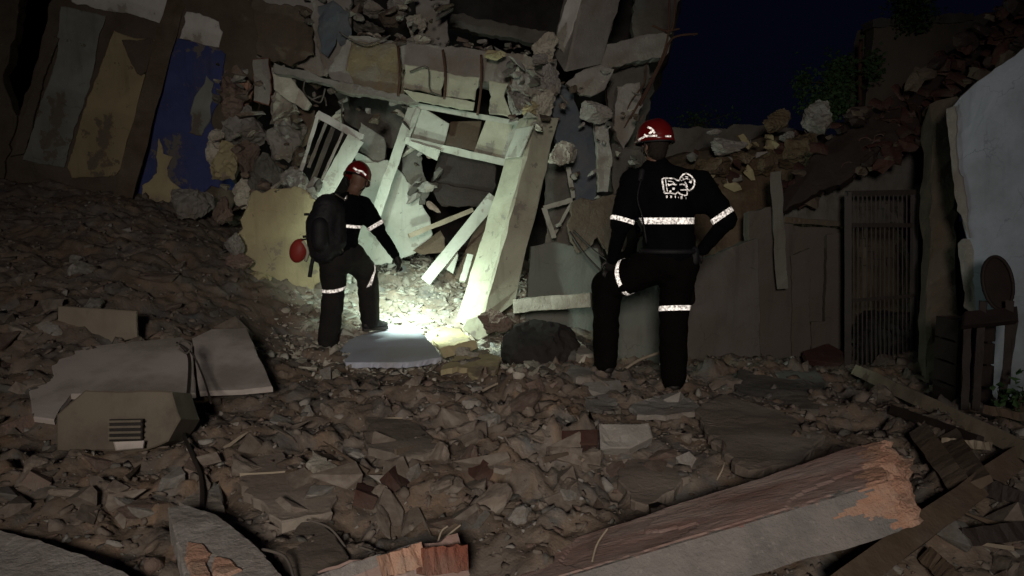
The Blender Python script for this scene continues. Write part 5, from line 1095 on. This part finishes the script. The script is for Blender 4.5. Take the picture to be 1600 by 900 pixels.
    st += [(Z([(487, 700), (490, 752)]), 1.3), (Z([(620, 715), (624, 775)]), 3.4), (Z([(716, 740), (720, 780)]), 1.3), (Z([(555, 725), (556, 760)]), 1.0)]
    ribbon('back_print', M['print'], st, sbvh, sh)
    hp, hb, _l = helmet(root, J['head'] + Vector((.0, 0, .055)), (-.55, .82, -.05), (0.02, 0, 1), 1.02)
    ox, oy, k = 980, 185, 1 / 15
    Z = lambda pts: [(ox + a * k, oy + b * k) for a, b in pts]
    ribbon('sticker', M['tape'], [(Z([(250, 510), (330, 470), (420, 420), (520, 410), (700, 405)]), 3.4), (Z([(400, 370), (440, 410)]), 2.5), (Z([(480, 205), (560, 235), (610, 290), (640, 350)]), 3.8), (Z([(520, 360), (580, 300)]), 4.2)], hb, hp)
    ribbon('sticker', M['tape'], [(Z([(890, 415), (1030, 418)]), 3.2)], hb, hp)
rescuer_right()

def rescuer_left():
    Y = 7.1; q = lambda x, y, dy=0: P(x, y, Y + dy)
    J = dict(head=q(561, 284, .06), neck=q(549, 304, .02), shL=q(520, 322, -.08), shR=q(568, 322, .1), elL=q(520, 362, .22), wrL=q(540, 392, .36), elR=q(593, 363, .12), wrR=q(617, 398, .16),
             pel=q(532, 392), hipL=q(520, 402, -.03), hipR=q(548, 400, .06), knL=q(521, 462, .04), knR=q(574, 428, .22), anL=q(512, 536, -.05), anR=q(578, 500, .25), ch=q(541, 340), w=q(534, 370))
    root = empty('person', (J['pel'].x, Y, J['anL'].z - .1), 'rescuer with backpack bending forward and shining a hand torch on the floor', 'person')
    sd = Vector((.75, .6, 0)).normalized(); face = Vector((.12, .95, -.42)).normalized()
    bm = bmesh.new(); head(bm, J['head'], face, (.2, 0, 1))
    capsule(bm, J['head'] - Vector((.03, 0, .04)), J['neck'] - Vector((0, 0, .03)), .055, .06); sdd = Vector((.5, .8, 0)).normalized()
    capsule(bm, J['neck'] - Vector((0, 0, .05)), J['ch'], .085, .12, flat=1.2, fdir=sdd); capsule(bm, J['ch'], J['pel'], .12, .115, flat=1.15, fdir=sdd)
    for s in 'LR':
        capsule(bm, J['sh' + s], J['el' + s], .048, .04); capsule(bm, J['el' + s], J['wr' + s], .04, .028)
        capsule(bm, J['hip' + s], J['kn' + s], .08, .056); capsule(bm, J['kn' + s], J['an' + s], .055, .04); capsule(bm, J['neck'] - Vector((0, 0, .06)), J['sh' + s], .055, .055)
    remeshed('body', bm, M['skin'], root, voxel=.008, smooth=3)
    bm = bmesh.new(); hd = (q(627, 420, .2) - J['wrR'])
    hand(bm, J['wrR'], hd, (.4, -.9, 0), curl=.75, size=1.05); hand(bm, J['wrL'], Vector((.3, .3, -.8)), (1, 0, 0), curl=.4)
    remeshed('glove', bm, M['boot'], root, voxel=.006, smooth=2)
    bm = bmesh.new()
    capsule(bm, q(546, 318, .0), q(540, 340), .10, .145, flat=1.2, fdir=sdd); capsule(bm, q(540, 338), q(533, 380), .145, .135, flat=1.12, fdir=sdd); capsule(bm, q(533, 375), q(532, 396), .14, .142, flat=1.1, fdir=sdd)
    for s in 'LR': capsule(bm, J['neck'] - Vector((0, 0, .06)), J['sh' + s], .075, .085); capsule(bm, J['sh' + s], J['el' + s].lerp(J['sh' + s], .15), .088, .075)
    capsule(bm, q(548, 335), q(566, 332, .08), .1, .085)
    sh, sbvh = remeshed('shirt', bm, M['cloth'], root, voxel=.014, smooth=7, folds=.012, fsize=.13, seed=5)
    for s in 'LR': bm = bmesh.new(); capsule(bm, J['el' + s].lerp(J['sh' + s], .2), J['wr' + s], .058, .045); remeshed('undersleeve', bm, M['cloth'], root, voxel=.012, smooth=4, folds=.006, seed=6)
    bm = bmesh.new()
    capsule(bm, J['hipL'], J['hipR'], .13, .125); capsule(bm, q(532, 388), q(532, 404), .14, .145, flat=1.1, fdir=sdd)
    for s in 'LR': capsule(bm, J['hip' + s], J['kn' + s], .132, .098); capsule(bm, J['kn' + s], J['an' + s], .1, .088)
    tr, tbvh = remeshed('trousers', bm, M['gtrou'], root, voxel=.014, smooth=6, folds=.012, fsize=.16, seed=7)
    boot(root, J['anL'], (.3, .9, 0)); boot(root, J['anR'], (.8, .6, 0))
    T = lambda c, ax, w, b, r, par, **k: ringband('tape_band', M['tape'], c, ax, w, b, par, rmax=r, **k)
    T(J['hipL'].lerp(J['knL'], .80), J['knL'] - J['hipL'] + Vector((.05, 0, 0)), .03, tbvh, .17, tr)
    T(J['hipR'].lerp(J['knR'], .93), (J['knR'] - J['hipR']) + Vector((.0, 0, .1)), .026, tbvh, .17, tr)
    T(J['shR'].lerp(J['elR'], .74), J['elR'] - J['shR'], .034, sbvh, .13, sh)
    T(q(536, 352), (.1, 0, 1), .026, sbvh, .24, sh)
    hp, hb, lc = helmet(root, J['head'] + Vector((-.012, 0, .045)), face, (.25, .1, 1), .98)
    d_ = (P(690, 440, 8.4) - lc).normalized(); vs, fs = tubemesh([lc, lc + face * .004], .016, 14); meshobj('added_headlamp_lens', vs, fs, M['lens'], hp)  # glowing lens to go with the added headlamp fill
    L = bpy.data.lights.new('added_headlamp_fill', 'SPOT'); L.energy = 44; L.spot_size = R(170); L.spot_blend = .6; L.shadow_soft_size = .03; L.color = (.80, 1, .84)  # added lamp: wide fill on column and ground beside the torch
    lo_ = bpy.data.objects.new('added_headlamp_fill', L); col.objects.link(lo_); lo_.parent = hp; lo_.location = lc + face * .012 - ORG[hp.name]; lo_.rotation_euler = d_.to_track_quat('-Z', 'Y').to_euler()
    ribbon('sticker', M['tape'], [([(552, 262), (558, 266), (566, 268), (572, 274)], 3.2), ([(554, 270), (562, 270)], 1.6)], hb, hp)
    ribbon('name_patch', M['print'], [([(538, 313), (542, 306)], 2.0)], sbvh, sh)
    # backpack, worn: a thing of its own
    bp = empty('backpack', q(505, 395, -.2), 'black backpack with loose straps on the bending rescuer', 'backpack')
    bm = bmesh.new(); capsule(bm, q(512, 325, -.14), q(505, 355, -.15), .125, .142, flat=1.0); capsule(bm, q(504, 350, -.15), q(505, 388, -.14), .142, .135); capsule(bm, q(520, 335, -.1), q(518, 380, -.1), .13, .14)
    pk_, pb = remeshed('pack_body', bm, M['bag'], bp, voxel=.014, smooth=4, folds=.008, seed=9)
    bm = bmesh.new(); capsule(bm, q(500, 352, -.28), q(500, 380, -.28), .07, .08); remeshed('front_pocket', bm, M['bag'], bp, voxel=.012, smooth=3)
    for a, b in (((492, 335), (475, 335)), ((490, 369), (473, 370))): tube('strap_end', M['bag'], [q(*a, -.2), q(*b, -.22)], .012, parent=bp)
    tube('shoulder_strap', M['bag'], [q(505, 312, -.12), q(528, 303, -.05), q(545, 312, .1)], .022, parent=bp)
    tube('zip', M['wire'], [q(524, 303, -.2), q(540, 312, -.12), q(542, 305, -.1)], .007, parent=bp)
    tube('hose', M['bag'], [q(492, 395, -.2), q(487, 413, -.2), q(484, 433, -.2)], .018, parent=bp)
    tube('buckle', M['wire'], [q(536, 392, -.16), q(531, 386, -.16), q(528, 392, -.16)], .007, parent=bp)
    c = q(466, 392, -.2); t = empty('canteen', c, 'red round flask hanging behind the backpack of the bending rescuer', 'flask')
    bm = bmesh.new(); bmesh.ops.create_uvsphere(bm, u_segments=28, v_segments=16, radius=1); bmesh.ops.transform(bm, matrix=Matrix.Translation(c) @ Matrix.Rotation(.25, 4, 'Y') @ Matrix.Diagonal((.075, .05, .105, 1)), verts=bm.verts); bmobj('shell', bm, M['redp'], t, smooth=True)
    tube('cord', M['bag'], [c + Vector((.02, 0, .1)), q(476, 374, -.2), q(492, 371, -.2)], .008, parent=t)
    tube('rim', M['cream'], [c + Vector((.045, -.02, .085)), c + Vector((.085, -.01, 0)), c + Vector((.06, 0, -.09))], .014, parent=t)
    # the torch in his hand with its own light
    tp = q(621, 412, .22); aim = (P(668, 520, 7.9) - tp).normalized()
    th = empty('hand_torch', tp, 'small black hand torch held low by the bending rescuer', 'torch')
    vs, fs = tubemesh([tp - aim * .09, tp - aim * .02, tp + aim * .03, tp + aim * .05], .016, 12); meshobj('barrel', vs, fs, M['iron'], th)
    vs, fs = tubemesh([tp + aim * .045, tp + aim * .075], .022, 14, r2=.028); meshobj('bezel', vs, fs, M['iron'], th)
    vs, fs = tubemesh([tp + aim * .076, tp + aim * .078], .022, 14); meshobj('lens', vs, fs, M['lens'], th)
    def spot(nm, e, ang, bl, rad, d):
        L = bpy.data.lights.new(nm, 'SPOT'); L.energy = e; L.spot_size = R(ang); L.spot_blend = bl; L.shadow_soft_size = rad; L.color = (.80, 1, .84)
        o = bpy.data.objects.new(nm, L); col.objects.link(o); o.parent = th; o.location = aim * .085; o.rotation_euler = d.to_track_quat('-Z', 'Y').to_euler()
    spot('torch_beam', 85, 130, 1.0, .02, aim)
    spot('torch_spill', 75, 178, .25, .03, (aim * .55 + Vector((.25, .3, .5))).normalized())
rescuer_left()
